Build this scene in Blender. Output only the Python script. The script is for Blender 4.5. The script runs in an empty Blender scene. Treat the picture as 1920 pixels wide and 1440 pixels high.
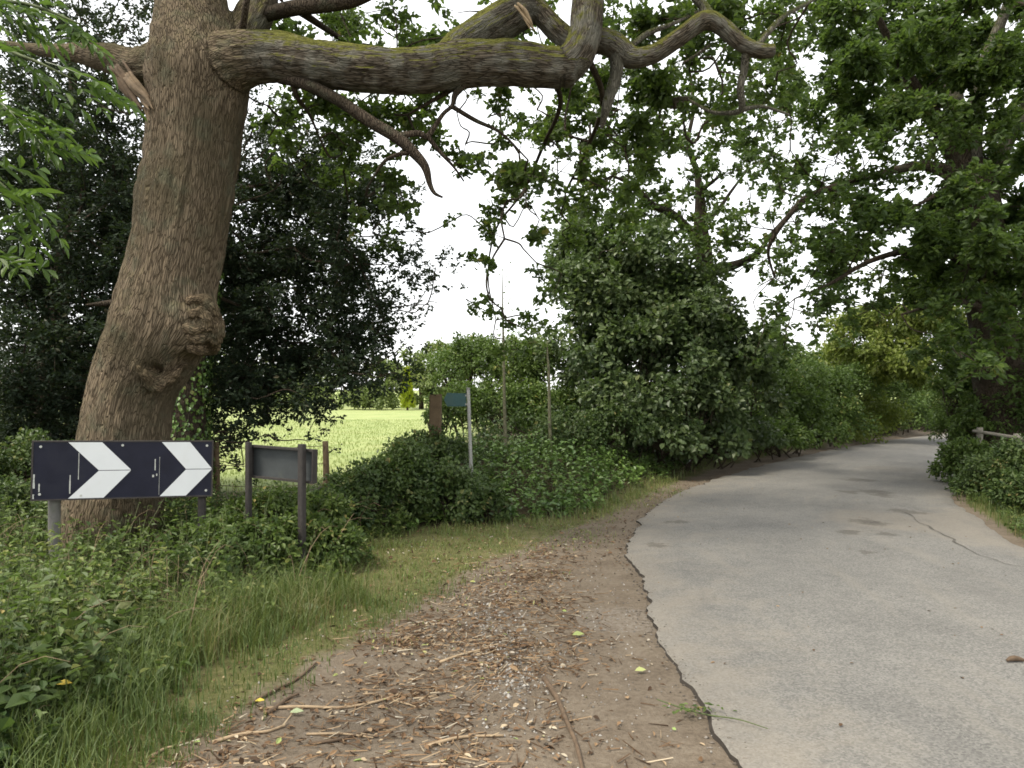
import bpy, math, random
import numpy as np
from mathutils import Vector

# ------------------------------------------------------------------ camera, sky, sun, exposure
scene = bpy.context.scene
COL = scene.collection
EYE, F, CX, HY = 1.65, 1370.0, 960.0, 740.0          # eye height; focal length and horizon in photo pixels

cam_data = bpy.data.cameras.new("camera")
cam = bpy.data.objects.new("camera", cam_data)
COL.objects.link(cam)
cam.location = (0, 0, EYE)
cam.rotation_euler = (math.radians(90), 0, 0)
cam_data.sensor_width = 36.0
cam_data.lens = 36.0 * F / 1920.0
cam_data.shift_y = (HY - 720.0) / 1920.0
cam_data.clip_end = 3000
scene.camera = cam

SUN_EL, SUN_AZ = math.radians(60), math.radians(238)   # azimuth clockwise from +Y: behind the camera, to its left
world = bpy.data.worlds.new("World")
scene.world = world
world.use_nodes = True
wn, wl = world.node_tree.nodes, world.node_tree.links
bg = wn["Background"]
sky = wn.new("ShaderNodeTexSky")
sky.sky_type = 'NISHITA'
sky.sun_disc = False
sky.sun_elevation = SUN_EL
sky.sun_rotation = SUN_AZ
sky.dust_density = 3.0
mixw = wn.new("ShaderNodeMix"); mixw.data_type = 'RGBA'
mixw.inputs[0].default_value = 0.80
mixw.inputs[7].default_value = (10.0, 10.0, 9.9, 1)    # even bright cloud cover
wl.new(sky.outputs[0], mixw.inputs[6])
wl.new(mixw.outputs[2], bg.inputs[0])
bg.inputs[1].default_value = 0.055

sun_data = bpy.data.lights.new("sun", 'SUN')
sun_data.energy = 1.5
sun_data.angle = math.radians(14)
sun_data.color = (1.0, 0.93, 0.80)
sun = bpy.data.objects.new("sun", sun_data)
COL.objects.link(sun)
_d = Vector((math.sin(SUN_AZ) * math.cos(SUN_EL), math.cos(SUN_AZ) * math.cos(SUN_EL), math.sin(SUN_EL)))
sun.rotation_euler = _d.to_track_quat('Z', 'Y').to_euler()
sun.location = (0, 0, 60)

scene.view_settings.view_transform = 'Standard'
scene.view_settings.look = 'None'
scene.view_settings.gamma = 1.0
scene.view_settings.exposure = 2.0
scene.cycles.use_denoising = True
scene.cycles.max_bounces = 6
scene.cycles.diffuse_bounces = 4
scene.cycles.glossy_bounces = 2
scene.cycles.transmission_bounces = 3
scene.cycles.filter_width = 1.7

R = np.random.default_rng(11)

# ------------------------------------------------------------------ helpers
def P(px, py, D):
    """photo pixel + real distance ahead -> world point"""
    return np.array([(px - CX) / F * D, D, EYE - (py - HY) / F * D])

def G(px, py):
    """photo pixel on level ground -> world x, y"""
    D = EYE * F / (py - HY)
    return ((px - CX) / F * D, D)

def sstep(a, b, x):
    t = np.clip((x - a) / (b - a), 0, 1)
    return t * t * (3 - 2 * t)

def _hash(ix, iy, iz):
    n = (ix * 73856093) ^ (iy * 19349663) ^ (iz * 83492791)
    n = (n ^ (n >> 13)) * 1274126177
    n = n & 0x7fffffff
    return (n % 100003) / 100003.0

def vnoise(p):
    p = np.asarray(p, float)
    i = np.floor(p).astype(np.int64); f = p - i
    f = f * f * (3 - 2 * f)
    out = 0
    for dx in (0, 1):
        for dy in (0, 1):
            for dz in (0, 1):
                w = (f[:, 0] if dx else 1 - f[:, 0]) * (f[:, 1] if dy else 1 - f[:, 1]) * (f[:, 2] if dz else 1 - f[:, 2])
                out = out + w * _hash(i[:, 0] + dx, i[:, 1] + dy, i[:, 2] + dz)
    return out * 2 - 1

def noise2(x, y, s=1.0, o=0.0):
    x = np.asarray(x, float); y = np.asarray(y, float)
    p = np.stack([x.ravel() * s + o, y.ravel() * s - o, np.full(x.size, o * 1.7)], 1)
    return vnoise(p).reshape(x.shape)

def unit(v):
    return v / np.maximum(np.linalg.norm(v, axis=-1, keepdims=True), 1e-9)

def rdir(n):
    return unit(R.normal(size=(n, 3)))

def catmull(pts, n_per):
    pts = np.asarray(pts, float)
    q = np.vstack([2 * pts[0] - pts[1], pts, 2 * pts[-1] - pts[-2]])
    out = []
    t = np.linspace(0, 1, n_per, endpoint=False)[:, None]
    for i in range(1, len(q) - 2):
        a, b, c, d = q[i - 1], q[i], q[i + 1], q[i + 2]
        out.append(0.5 * (2 * b + (c - a) * t + (2 * a - 5 * b + 4 * c - d) * t ** 2 + (3 * b - a - 3 * c + d) * t ** 3))
    out.append(pts[-1][None])
    return np.vstack(out)

def polydist(x, y, line):
    """distance to polyline, signed by side (positive = left of travel direction)"""
    x = np.asarray(x, float); y = np.asarray(y, float)
    best = np.full(x.shape, 1e9); sgn = np.ones(x.shape)
    for a, b in zip(line[:-1], line[1:]):
        ax, ay = a[:2]; bx, by = b[:2]
        dx, dy = bx - ax, by - ay
        t = np.clip(((x - ax) * dx + (y - ay) * dy) / (dx * dx + dy * dy), 0, 1)
        ex, ey = x - ax - t * dx, y - ay - t * dy
        d = np.hypot(ex, ey)
        m = d < best
        best = np.where(m, d, best)
        sgn = np.where(m, np.where(dx * ey - dy * ex >= 0, 1.0, -1.0), sgn)
    return best * sgn

class MB:
    """collects shapes; build() links them as one mesh"""
    def __init__(s):
        s.v, s.f, s.n, s.at = [], [], 0, []
    def add(s, V, Fs, att=None):
        V = np.asarray(V, float).reshape(-1, 3)
        for f in (Fs if isinstance(Fs, list) else [Fs]):
            s.f.append(np.asarray(f, np.int64) + s.n)
        s.v.append(V); s.n += len(V)
        s.at.append(np.zeros(len(V)) if att is None else np.broadcast_to(np.asarray(att, float), (len(V),)))
        return s
    def box(s, c, u, v, w, hu, hv, hw, bev=0.0):
        c, u, v, w = (np.asarray(a, float) for a in (c, u, v, w))
        if bev <= 0:
            P8 = [c + a * hu * u + b * hv * v + d * hw * w for d in (-1, 1) for b in (-1, 1) for a in (-1, 1)]
            s.add(P8, np.array([[0, 2, 3, 1], [4, 5, 7, 6], [0, 1, 5, 4], [2, 6, 7, 3], [0, 4, 6, 2], [1, 3, 7, 5]]))
        else:
            # prism with its four long edges (along v) chamfered
            prof = [(-hu, -hw + bev), (-hu + bev, -hw), (hu - bev, -hw), (hu, -hw + bev), (hu, hw - bev), (hu - bev, hw), (-hu + bev, hw), (-hu, hw - bev)]
            V = [c + a * u + b * w - hv * v for a, b in prof] + [c + a * u + b * w + hv * v for a, b in prof]
            q = [[i, (i + 1) % 8, 8 + (i + 1) % 8, 8 + i] for i in range(8)]
            s.add(V, [np.array(q), np.array([list(range(8))[::-1]]), np.array([list(range(8, 16))])])
        return s
    def prism(s, pts, u, v, n, o, t0, t1):
        """polygon in the (u,v) plane at o, from offset t0 to t1 along n"""
        o, u, v, n = (np.asarray(a, float) for a in (o, u, v, n))
        k = len(pts)
        V = [o + a * u + b * v + t0 * n for a, b in pts] + [o + a * u + b * v + t1 * n for a, b in pts]
        q = [[i, (i + 1) % k, k + (i + 1) % k, k + i] for i in range(k)]
        s.add(V, [np.array(q), np.array([list(range(k))[::-1]]), np.array([list(range(k, 2 * k))])])
        return s
    def tube(s, pts, rad, sides=8, n_per=4, wob=0.0):
        pts = np.asarray(pts, float)
        rad = np.asarray(rad, float)
        C = catmull(np.hstack([pts, rad[:, None]]), n_per)
        V, Q, caps, _ = loft(C[:, :3], np.maximum(C[:, 3], 0.0008), sides, wob)
        s.add(V, [Q] + caps)
        return s
    def build(s, name, mat, parent=None, smooth=False, attname='tint'):
        V = np.vstack(s.v)
        if parent is not None:
            V = V - ORG[parent.name]
        at = np.concatenate(s.at)
        me = mesh_np(name, V, s.f, smooth, {attname: at} if at.any() else None)
        o = link(name, me, mat, parent)
        if name in JOINED: o['kind'] = 'stuff'      # too fine to pick apart
        return o

ORG = {}

def mesh_np(name, V, Fs, smooth=False, att=None):
    me = bpy.data.meshes.new(name)
    me.vertices.add(len(V))
    me.vertices.foreach_set("co", np.ascontiguousarray(V, np.float32).ravel())
    idx, start, off = [], [], 0
    for f in Fs:
        if len(f) == 0:
            continue
        k = f.shape[1]
        idx.append(f.ravel())
        start.append(off + np.arange(len(f)) * k)
        off += f.size
    idx = np.concatenate(idx).astype(np.int32); start = np.concatenate(start).astype(np.int32)
    me.loops.add(len(idx))
    me.loops.foreach_set("vertex_index", idx)
    me.polygons.add(len(start))
    me.polygons.foreach_set("loop_start", start)
    me.polygons.foreach_set("use_smooth", np.full(len(start), bool(smooth)))
    me.update(calc_edges=True)
    if att:
        for k, a in att.items():
            a = np.asarray(a, np.float32)
            if a.ndim == 1:
                me.attributes.new(k, 'FLOAT', 'POINT').data.foreach_set("value", a)
            else:
                me.attributes.new(k, 'FLOAT_VECTOR', 'POINT').data.foreach_set("vector", a.ravel())
    return me

def link(name, me, mat, parent=None):
    o = bpy.data.objects.new(name, me)
    COL.objects.link(o)
    if mat is not None and not me.materials:
        me.materials.append(mat)
    if parent is not None:
        o.parent = parent
        ORG[o.name] = ORG[parent.name]
    else:
        ORG[o.name] = np.zeros(3)
    return o

JOINED = ('twigs', 'stems')
def thing(name, label, cat, loc, group=None):
    o = bpy.data.objects.new(name, None)
    o.empty_display_size = 0.2
    COL.objects.link(o)
    o.location = loc
    ORG[o.name] = np.array(loc, float)
    return tag(o, label, cat, group)

def tag(o, label=None, cat=None, group=None, kind=None):
    if label: o['label'] = label
    if cat: o['category'] = cat
    if group: o['group'] = group
    if kind: o['kind'] = kind
    return o

def frames(C):
    T = np.gradient(C, axis=0)
    T = unit(T)
    N = np.zeros_like(C)
    a = np.array([0.0, 1.0, 0.0]) if abs(T[0][1]) < 0.8 else np.array([1.0, 0, 0])
    n = unit(a - T[0] * np.dot(a, T[0]))
    for i in range(len(C)):
        n = n - T[i] * np.dot(n, T[i])
        n = n / max(np.linalg.norm(n), 1e-9)
        N[i] = n
    return T, N, np.cross(T, N)

def loft(C, rad, sides, wob=0.0):
    T, N, B = frames(C)
    th = np.linspace(0, 2 * np.pi, sides, endpoint=False)
    r = np.repeat(rad[:, None], sides, 1)
    if wob:
        s = np.concatenate([[0], np.cumsum(np.linalg.norm(np.diff(C, axis=0), axis=1))])
        co = np.stack([np.cos(th)[None] * 1.3 + 0 * s[:, None], np.sin(th)[None] * 1.3 + 0 * s[:, None], s[:, None] * 2.2 + 0 * th[None]], -1)
        r = r * (1 + wob * vnoise(co.reshape(-1, 3) + C[0].sum()).reshape(r.shape))
    V = C[:, None] + r[..., None] * (np.cos(th)[None, :, None] * N[:, None] + np.sin(th)[None, :, None] * B[:, None])
    n = len(C)
    i, j = np.meshgrid(np.arange(n - 1), np.arange(sides), indexing='ij')
    a = (i * sides + j).ravel(); b = (i * sides + (j + 1) % sides).ravel()
    Q = np.stack([a, b, b + sides, a + sides], 1)
    caps = [np.array([np.arange(sides)[::-1]]), np.array([np.arange(sides) + (n - 1) * sides])]
    return V.reshape(-1, 3), Q, caps, (T, N, B)

# leaf templates: (across, along, up) vertices and faces
KITE = (np.array([[0, 0, 0], [.5, .42, .12], [0, 1, -.06], [-.5, .42, .12]]), [np.array([[0, 1, 2], [0, 2, 3]])])
OVAL = (np.array([[0, 0, 0], [.36, .2, .07], [.46, .55, .09], [0, 1, -.1], [-.46, .55, .09], [-.36, .2, .07]]), [np.array([[0, 1, 2, 3], [0, 3, 4, 5]])])
OAK = (np.array([[0, 0, 0], [.17, .16, .03], [.36, .36, .08], [.22, .48, .04], [.5, .70, .10], [.26, .92, .02], [0, 1, -.06],
                 [-.26, .92, .02], [-.5, .70, .10], [-.22, .48, .04], [-.36, .36, .08], [-.17, .16, .03]]),
       [np.array([[0, 1, 2, 3, 4, 5, 6], [0, 6, 7, 8, 9, 10, 11]])])
LANCE = (np.array([[0, 0, 0], [.32, .25, .08], [.5, .5, .1], [.22, .82, .02], [0, 1, -.08], [-.22, .82, .02], [-.5, .5, .1], [-.32, .25, .08]]),
         [np.array([[0, 1, 2, 3, 4], [0, 4, 5, 6, 7]])])

def leaves(mb, pos, axis, nrm, length, width, tmpl, tint):
    tv, tf = tmpl
    n, k = len(pos), len(tv)
    axis = unit(axis)
    side = unit(np.cross(axis, nrm)); up = np.cross(side, axis)
    length = np.broadcast_to(length, (n,))[:, None, None]; width = np.broadcast_to(width, (n,))[:, None, None]
    V = pos[:, None] + tv[None, :, 0:1] * width * side[:, None] + tv[None, :, 1:2] * length * axis[:, None] + tv[None, :, 2:3] * length * up[:, None]
    base = (np.arange(n) * k)[:, None, None]
    Fs = [(f[None] + base).reshape(-1, f.shape[1]) for f in tf]
    mb.add(V.reshape(-1, 3), Fs, np.repeat(np.broadcast_to(tint, (n,)), k))

def sticks(mb, A, B, ra, rb):
    """many thin three-sided twigs from A to B"""
    n = len(A)
    T = unit(B - A)
    h = np.where(np.abs(T[:, 2:3]) < .9, np.array([[0, 0, 1.0]]), np.array([[1.0, 0, 0]]))
    u = unit(np.cross(T, h)); w = np.cross(T, u)
    V = []
    for E, r in ((A, ra), (B, rb)):
        r = np.broadcast_to(r, (n,))[:, None]
        for a in (0, 2.094, 4.189):
            V.append(E + r * (math.cos(a) * u + math.sin(a) * w))
    V = np.stack(V, 1)
    f = np.array([[0, 1, 4, 3], [1, 2, 5, 4], [2, 0, 3, 5]])
    mb.add(V.reshape(-1, 3), (f[None] + (np.arange(n) * 6)[:, None, None]).reshape(-1, 4))

# ------------------------------------------------------------------ materials
def new_mat(name):
    m = bpy.data.materials.new(name)
    m.use_nodes = True
    nt = m.node_tree
    return m, nt.nodes, nt.links, nt.nodes["Principled BSDF"]

def ramp(n, stops):
    r = n.new("ShaderNodeValToRGB")
    e = r.color_ramp.elements
    while len(e) < len(stops):
        e.new(0.5)
    for el, (p, c) in zip(e, stops):
        el.position = p
        el.color = (*c, 1)
    return r

def nz(n, l, vec, scale, detail=4, rough=.55):
    t = n.new("ShaderNodeTexNoise")
    t.inputs['Scale'].default_value = scale
    t.inputs['Detail'].default_value = detail
    t.inputs['Roughness'].default_value = rough
    if vec is not None:
        l.new(vec, t.inputs['Vector'])
    return t.outputs['Fac']

def mixc(n, l, fac, a, b, mode='MIX'):
    m = n.new("ShaderNodeMix"); m.data_type = 'RGBA'; m.blend_type = mode
    for sock, v in ((m.inputs[0], fac), (m.inputs[6], a), (m.inputs[7], b)):
        if isinstance(v, (int, float)):
            sock.default_value = v
        elif isinstance(v, tuple):
            sock.default_value = (*v, 1)
        else:
            l.new(v, sock)
    return m.outputs[2]

def mth(n, l, op, a, b=0.0, c=0.0, clamp=False):
    m = n.new("ShaderNodeMath"); m.operation = op; m.use_clamp = clamp
    for sock, v in zip(m.inputs, (a, b, c)):
        if isinstance(v, (int, float)):
            sock.default_value = v
        else:
            l.new(v, sock)
    return m.outputs[0]

def maprange(n, l, v, a, b, c=0.0, d=1.0):
    m = n.new("ShaderNodeMapRange"); m.interpolation_type = 'SMOOTHSTEP'
    l.new(v, m.inputs[0])
    for i, x in enumerate((a, b, c, d)):
        m.inputs[i + 1].default_value = x
    return m.outputs[0]

def bump(n, l, h, bsdf, strength, dist):
    b = n.new("ShaderNodeBump")
    b.inputs['Strength'].default_value = strength
    b.inputs['Distance'].default_value = dist
    l.new(h, b.inputs['Height'])
    l.new(b.outputs[0], bsdf.inputs['Normal'])
    return b

def leaf_mat(name, ca, cb, cc=None, trans=.35, rough=.5, spec=.35):
    """leaf colours ca..cb (cc = the odd yellowed one) picked by each leaf's own tint"""
    m, n, l, b = new_mat(name)
    ca, cb = ((c[0] * 1.06, c[1] * 1.03, c[2] * .95) for c in (ca, cb))
    a = n.new("ShaderNodeAttribute"); a.attribute_name = 'tint'
    st = [(0.0, ca), (0.88, cb)] + ([(0.955, cc), (1.0, cc)] if cc else [])
    r = ramp(n, st)
    l.new(a.outputs['Fac'], r.inputs[0])
    g = n.new("ShaderNodeNewGeometry")
    col = mixc(n, l, mth(n, l, 'MULTIPLY', g.outputs['Backfacing'], .35), r.outputs[0], tuple(min(1, c * 1.4 + .02) for c in ca))
    l.new(col, b.inputs['Base Color'])
    b.inputs['Roughness'].default_value = rough
    b.inputs['Specular IOR Level'].default_value = spec
    t = n.new("ShaderNodeBsdfTranslucent")
    tc = mixc(n, l, .55, col, (.26, .42, .04), 'MIX')
    l.new(mixc(n, l, .5, tc, col), t.inputs[0])
    ms = n.new("ShaderNodeMixShader")
    ms.inputs[0].default_value = trans
    l.new(b.outputs[0], ms.inputs[1]); l.new(t.outputs[0], ms.inputs[2])
    l.new(ms.outputs[0], n["Material Output"].inputs[0])
    return m

def bark_mat(name, dark, mid, light, moss=None, attr=True, scale=1.0, bumpd=.02):
    m, n, l, b = new_mat(name)
    if attr:
        a = n.new("ShaderNodeAttribute"); a.attribute_name = 'bark'
        vec = a.outputs['Vector']
    else:
        tc = n.new("ShaderNodeTexCoord")
        mp = n.new("ShaderNodeMapping"); mp.inputs['Scale'].default_value = (1, 1, .14)
        l.new(tc.outputs['Object'], mp.inputs[0]); vec = mp.outputs[0]
    tco = n.new("ShaderNodeTexCoord")
    dn = n.new("ShaderNodeTexNoise"); dn.inputs['Scale'].default_value = 9; l.new(vec, dn.inputs['Vector'])
    vm = n.new("ShaderNodeVectorMath"); vm.operation = 'SCALE'; vm.inputs[3].default_value = .05
    l.new(dn.outputs['Color'], vm.inputs[0])
    va = n.new("ShaderNodeVectorMath"); va.operation = 'ADD'
    l.new(vec, va.inputs[0]); l.new(vm.outputs[0], va.inputs[1])
    vo = n.new("ShaderNodeTexVoronoi"); vo.feature = 'DISTANCE_TO_EDGE'
    vo.inputs['Scale'].default_value = 58 * scale
    l.new(va.outputs[0], vo.inputs['Vector'])
    ridge = maprange(n, l, vo.outputs['Distance'], 0.0, .16)
    f2 = nz(n, l, va.outputs[0], 95 * scale, 5, .65)
    h = mth(n, l, 'ADD', mth(n, l, 'MULTIPLY', ridge, .7), mth(n, l, 'MULTIPLY', f2, .5))
    big = nz(n, l, tco.outputs['Object'], 1.6, 4)
    c1 = ramp(n, [(0.12, dark), (.55, mid), (1.0, light)])
    l.new(mth(n, l, 'MULTIPLY_ADD', h, .72, 0.08), c1.inputs[0])
    c = mixc(n, l, maprange(n, l, big, .40, .66), c1.outputs[0], tuple(x * y for x, y in zip(mid, (.62, .66, .62))))
    big2 = nz(n, l, tco.outputs['Object'], 5.0, 5)
    c = mixc(n, l, mth(n, l, 'MULTIPLY', maprange(n, l, big2, .5, .72), .45), c, (.105, .115, .075))
    if attr:      # greyer, lichened bark out along the limbs
        li = n.new("ShaderNodeAttribute"); li.attribute_name = 'lichen'
        c = mixc(n, l, mth(n, l, 'MULTIPLY', li.outputs['Fac'], .75), c, mixc(n, l, maprange(n, l, big2, .42, .62), mixc(n, l, maprange(n, l, h, .3, .9), (.028, .023, .018), (.085, .072, .056)), (.155, .15, .128)))
    if moss:
        g = n.new("ShaderNodeNewGeometry")
        sx = n.new("ShaderNodeSeparateXYZ"); l.new(g.outputs['True Normal'], sx.inputs[0])
        k = mth(n, l, 'ADD', sx.outputs[2], mth(n, l, 'MULTIPLY_ADD', nz(n, l, tco.outputs['Object'], 11, 5, .7), 1.5, -.75))
        mk = maprange(n, l, k, .10, .50)
        if attr: mk = mth(n, l, 'MULTIPLY', mk, mth(n, l, 'MULTIPLY_ADD', li.outputs['Fac'], .85, .15))
        mc = ramp(n, [(.3, tuple(x * .55 for x in moss)), (.7, moss)])
        l.new(nz(n, l, tco.outputs['Object'], 45, 4), mc.inputs[0])
        c = mixc(n, l, mk, c, mc.outputs[0])
    l.new(c, b.inputs['Base Color'])
    b.inputs['Roughness'].default_value = .93
    b.inputs['Specular IOR Level'].default_value = .15
    bump(n, l, h, b, 1.0, bumpd)
    return m

def plain_mat(name, col, rough=.6, var=.25, scale=14, metallic=0.0, dirt=None, spec=.4):
    m, n, l, b = new_mat(name)
    tc = n.new("ShaderNodeTexCoord")
    f = nz(n, l, tc.outputs['Object'], scale, 6, .65)
    r = ramp(n, [(.25, tuple(c * (1 - var) for c in col)), (.75, tuple(min(1, c * (1 + var)) for c in col))])
    l.new(f, r.inputs[0])
    c = r.outputs[0]
    if dirt:
        f2 = nz(n, l, tc.outputs['Object'], scale * .5, 7, .7)
        c = mixc(n, l, mth(n, l, 'MULTIPLY', maprange(n, l, f2, .5, .75), .7), c, dirt)
    l.new(c, b.inputs['Base Color'])
    b.inputs['Roughness'].default_value = rough
    b.inputs['Metallic'].default_value = metallic
    b.inputs['Specular IOR Level'].default_value = spec
    bump(n, l, f, b, .3, .004)
    return m

def tint_mat(name, stops, rough=.8):
    m, n, l, b = new_mat(name)
    a = n.new("ShaderNodeAttribute"); a.attribute_name = 'tint'
    r = ramp(n, stops)
    l.new(a.outputs['Fac'], r.inputs[0])
    l.new(r.outputs[0], b.inputs['Base Color'])
    b.inputs['Roughness'].default_value = rough
    b.inputs['Specular IOR Level'].default_value = .2
    return m

M = {}
M['oak_bark'] = bark_mat('oak_bark', (.045, .034, .023), (.148, .112, .073), (.20, .158, .110), moss=(.150, .150, .030))
M['grey_bark'] = bark_mat('grey_bark', (.04, .035, .028), (.14, .125, .10), (.24, .22, .18), attr=False, moss=(.10, .11, .03))
M['dark_bark'] = bark_mat('dark_bark', (.018, .013, .009), (.065, .048, .034), (.12, .095, .07), attr=False)
M['stem'] = plain_mat('stem', (.10, .075, .05), .85, .35)
M['green_stem'] = plain_mat('green_stem', (.07, .09, .03), .7, .3)
M['oak_leaf'] = leaf_mat('oak_leaf', (.024, .046, .012), (.072, .112, .022), (.16, .13, .03), .44)
M['oak_leaf_far'] = leaf_mat('oak_leaf_far', (.028, .055, .014), (.075, .120, .026), (.15, .13, .03), .36)
M['right_leaf'] = leaf_mat('right_leaf', (.024, .050, .014), (.085, .135, .030), (.13, .14, .03), .42)
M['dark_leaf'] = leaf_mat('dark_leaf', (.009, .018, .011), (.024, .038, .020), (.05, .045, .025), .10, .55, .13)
M['hazel_leaf'] = leaf_mat('hazel_leaf', (.034, .062, .026), (.100, .138, .055), (.17, .18, .06), .28, .46, .40)
M['hedge_leaf'] = leaf_mat('hedge_leaf', (.030, .060, .016), (.095, .150, .030), (.20, .20, .05), .3)
M['light_leaf'] = leaf_mat('light_leaf', (.065, .095, .018), (.165, .205, .035), (.22, .20, .05), .35)
M['bramble_leaf'] = leaf_mat('bramble_leaf', (.020, .045, .014), (.070, .105, .030), (.20, .17, .06), .25)
M['weed_leaf'] = leaf_mat('weed_leaf', (.026, .055, .014), (.105, .150, .036), (.30, .24, .08), .32)
M['ivy_leaf'] = leaf_mat('ivy_leaf', (.040, .085, .020), (.120, .205, .046), (.2, .2, .06), .22, .4, .45)
M['ash_leaf'] = leaf_mat('ash_leaf', (.036, .082, .014), (.092, .155, .026), None, .42, .42, .45)
M['far_leaf'] = leaf_mat('far_leaf', (.075, .11, .035), (.15, .19, .055), (.22, .21, .08), .3)
M['yellow_leaf'] = leaf_mat('yellow_leaf', (.20, .27, .02), (.36, .40, .03), None, .3)
M['grass'] = leaf_mat('grass_blade', (.044, .080, .020), (.140, .160, .050), (.30, .235, .12), .3)
M['dry_grass'] = leaf_mat('dry_grass_blade', (.070, .115, .026), (.20, .205, .070), (.36, .29, .15), .25)
M['field_grass'] = leaf_mat('field_grass_blade', (.18, .225, .08), (.245, .28, .11), (.29, .30, .14), .35)
M['litter'] = tint_mat('litter', [(0, (.045, .028, .017)), (.35, (.125, .074, .040)), (.7, (.24, .155, .085)), (.86, (.36, .28, .18)), (.92, (.40, .36, .28)), (.955, (.30, .26, .22)), (.97, (.34, .33, .12)), (1, (.22, .29, .10))])
M['grit'] = tint_mat('grit', [(0, (.04, .034, .028)), (.5, (.12, .10, .08)), (1, (.24, .21, .18))])
M['stone'] = tint_mat('pale_stone', [(0, (.11, .10, .085)), (.6, (.24, .22, .195)), (1, (.40, .38, .345))])
M['stick'] = plain_mat('pale_stick', (.30, .22, .135), .85, .35, 22)
M['stick_dark'] = plain_mat('dark_stick', (.10, .068, .042), .9, .4, 22)
M['sapling'] = plain_mat('sapling_bark', (.12, .115, .07), .9, .35, 25)
M['cane'] = plain_mat('dead_cane', (.19, .135, .085), .9, .4, 12)
M['wound'] = plain_mat('torn_wood', (.15, .105, .062), .85, .5, 14)

# ------------------------------------------------------------------ the lie of the land
LEFT = [(1.35, -8), (1.25, -3), (1.12, 0), (1.02, 2), (1.0, 3.42), (.98, 4.2), (.985, 4.7), (1.07, 5.5), (1.15, 6.3), (1.17, 7.29), (1.38, 8.37), (1.95, 10.27),
        (3.02, 12.55), (4.26, 14.58), (6.2, 17.4), (9.4, 21.5), (14, 26.6), (17.6, 30.1), (23, 35), (31, 40.5), (42, 46)]
RIGHT = [(6.1, -8), (5.6, -3), (5.2, 0), (5.0, 3), (5.12, 5.5), (5.46, 7.79), (5.99, 9.22), (6.75, 11.2),
         (8.0, 13.0), (9.9, 15.4), (12.9, 18.9), (17.0, 23.4), (21, 27.3), (26, 31.6), (33.5, 36.6), (44, 42)]
VEG = [(-2.5, -4), (-2.1, 1), (-1.96, 3.2), (-1.83, 4.9), (-1.39, 5.95), (-1.47, 8.2), (-.5, 8.95), (.82, 9.6), (1.6, 11.0), (3.1, 14.1),
       (5.0, 17.4), (8.4, 21.9), (13, 27.2), (16.6, 30.8), (22, 35.8), (30, 41.5), (41, 47)]      # edge of the tall growth, left of the lane
LIT = [(-1.7, -4), (-1.5, 2.5), (-1.3, 3.6), (-1.05, 4.4), (-.5, 6.2), (.45, 8.2), (1.3, 9.7), (2.3, 11.9), (3.6, 14.3), (5.6, 17.6), (9, 21.9)]  # edge of the bare litter
BANK = [(-1.2, 12.2), (.8, 13.0), (2.4, 15.6), (4.4, 18.8), (7.6, 22.8), (12.5, 28.5), (20, 36)]
L2 = catmull(LEFT, 6); R2 = catmull(RIGHT, 6); V2 = catmull(VEG, 4); T2 = catmull(LIT, 4); B2 = catmull(BANK, 3)

def gz(x, y):
    x = np.asarray(x, float); y = np.asarray(y, float)
    dl = polydist(x, y, L2[::2]); dr = -polydist(x, y, R2[::2])
    off = np.maximum(sstep(.4, 2.4, dl), sstep(.4, 2.4, dr))
    near = np.exp(-(np.hypot(x, y) / 40) ** 2)
    z = off * near * (.05 * noise2(x, y, .7, 3.1) + .02 * noise2(x, y, 2.3, 1.7))
    db = np.abs(polydist(x, y, B2[::2]))
    z = z + off * .55 * np.exp(-(db / 1.7) ** 2)
    z = z + sstep(.5, 3.0, dr) * .28 * near
    z = z + sstep(70, 220, y) * 3.0 * sstep(0, 60, np.abs(x) + 40)
    return z

def ax(lo, hi, core0, core1, step, grow=1.16):
    a = list(np.arange(core0, core1 + 1e-6, step))
    s = step
    while a[-1] < hi:
        s *= grow; a.append(a[-1] + s)
    s = step
    while a[0] > lo:
        s *= grow; a.insert(0, a[0] - s)
    return np.array(a)

def grid_faces(nx, ny):
    i, j = np.meshgrid(np.arange(ny - 1), np.arange(nx - 1), indexing='ij')
    a = (i * nx + j).ravel()
    return np.stack([a, a + 1, a + nx + 1, a + nx], 1)

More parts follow.
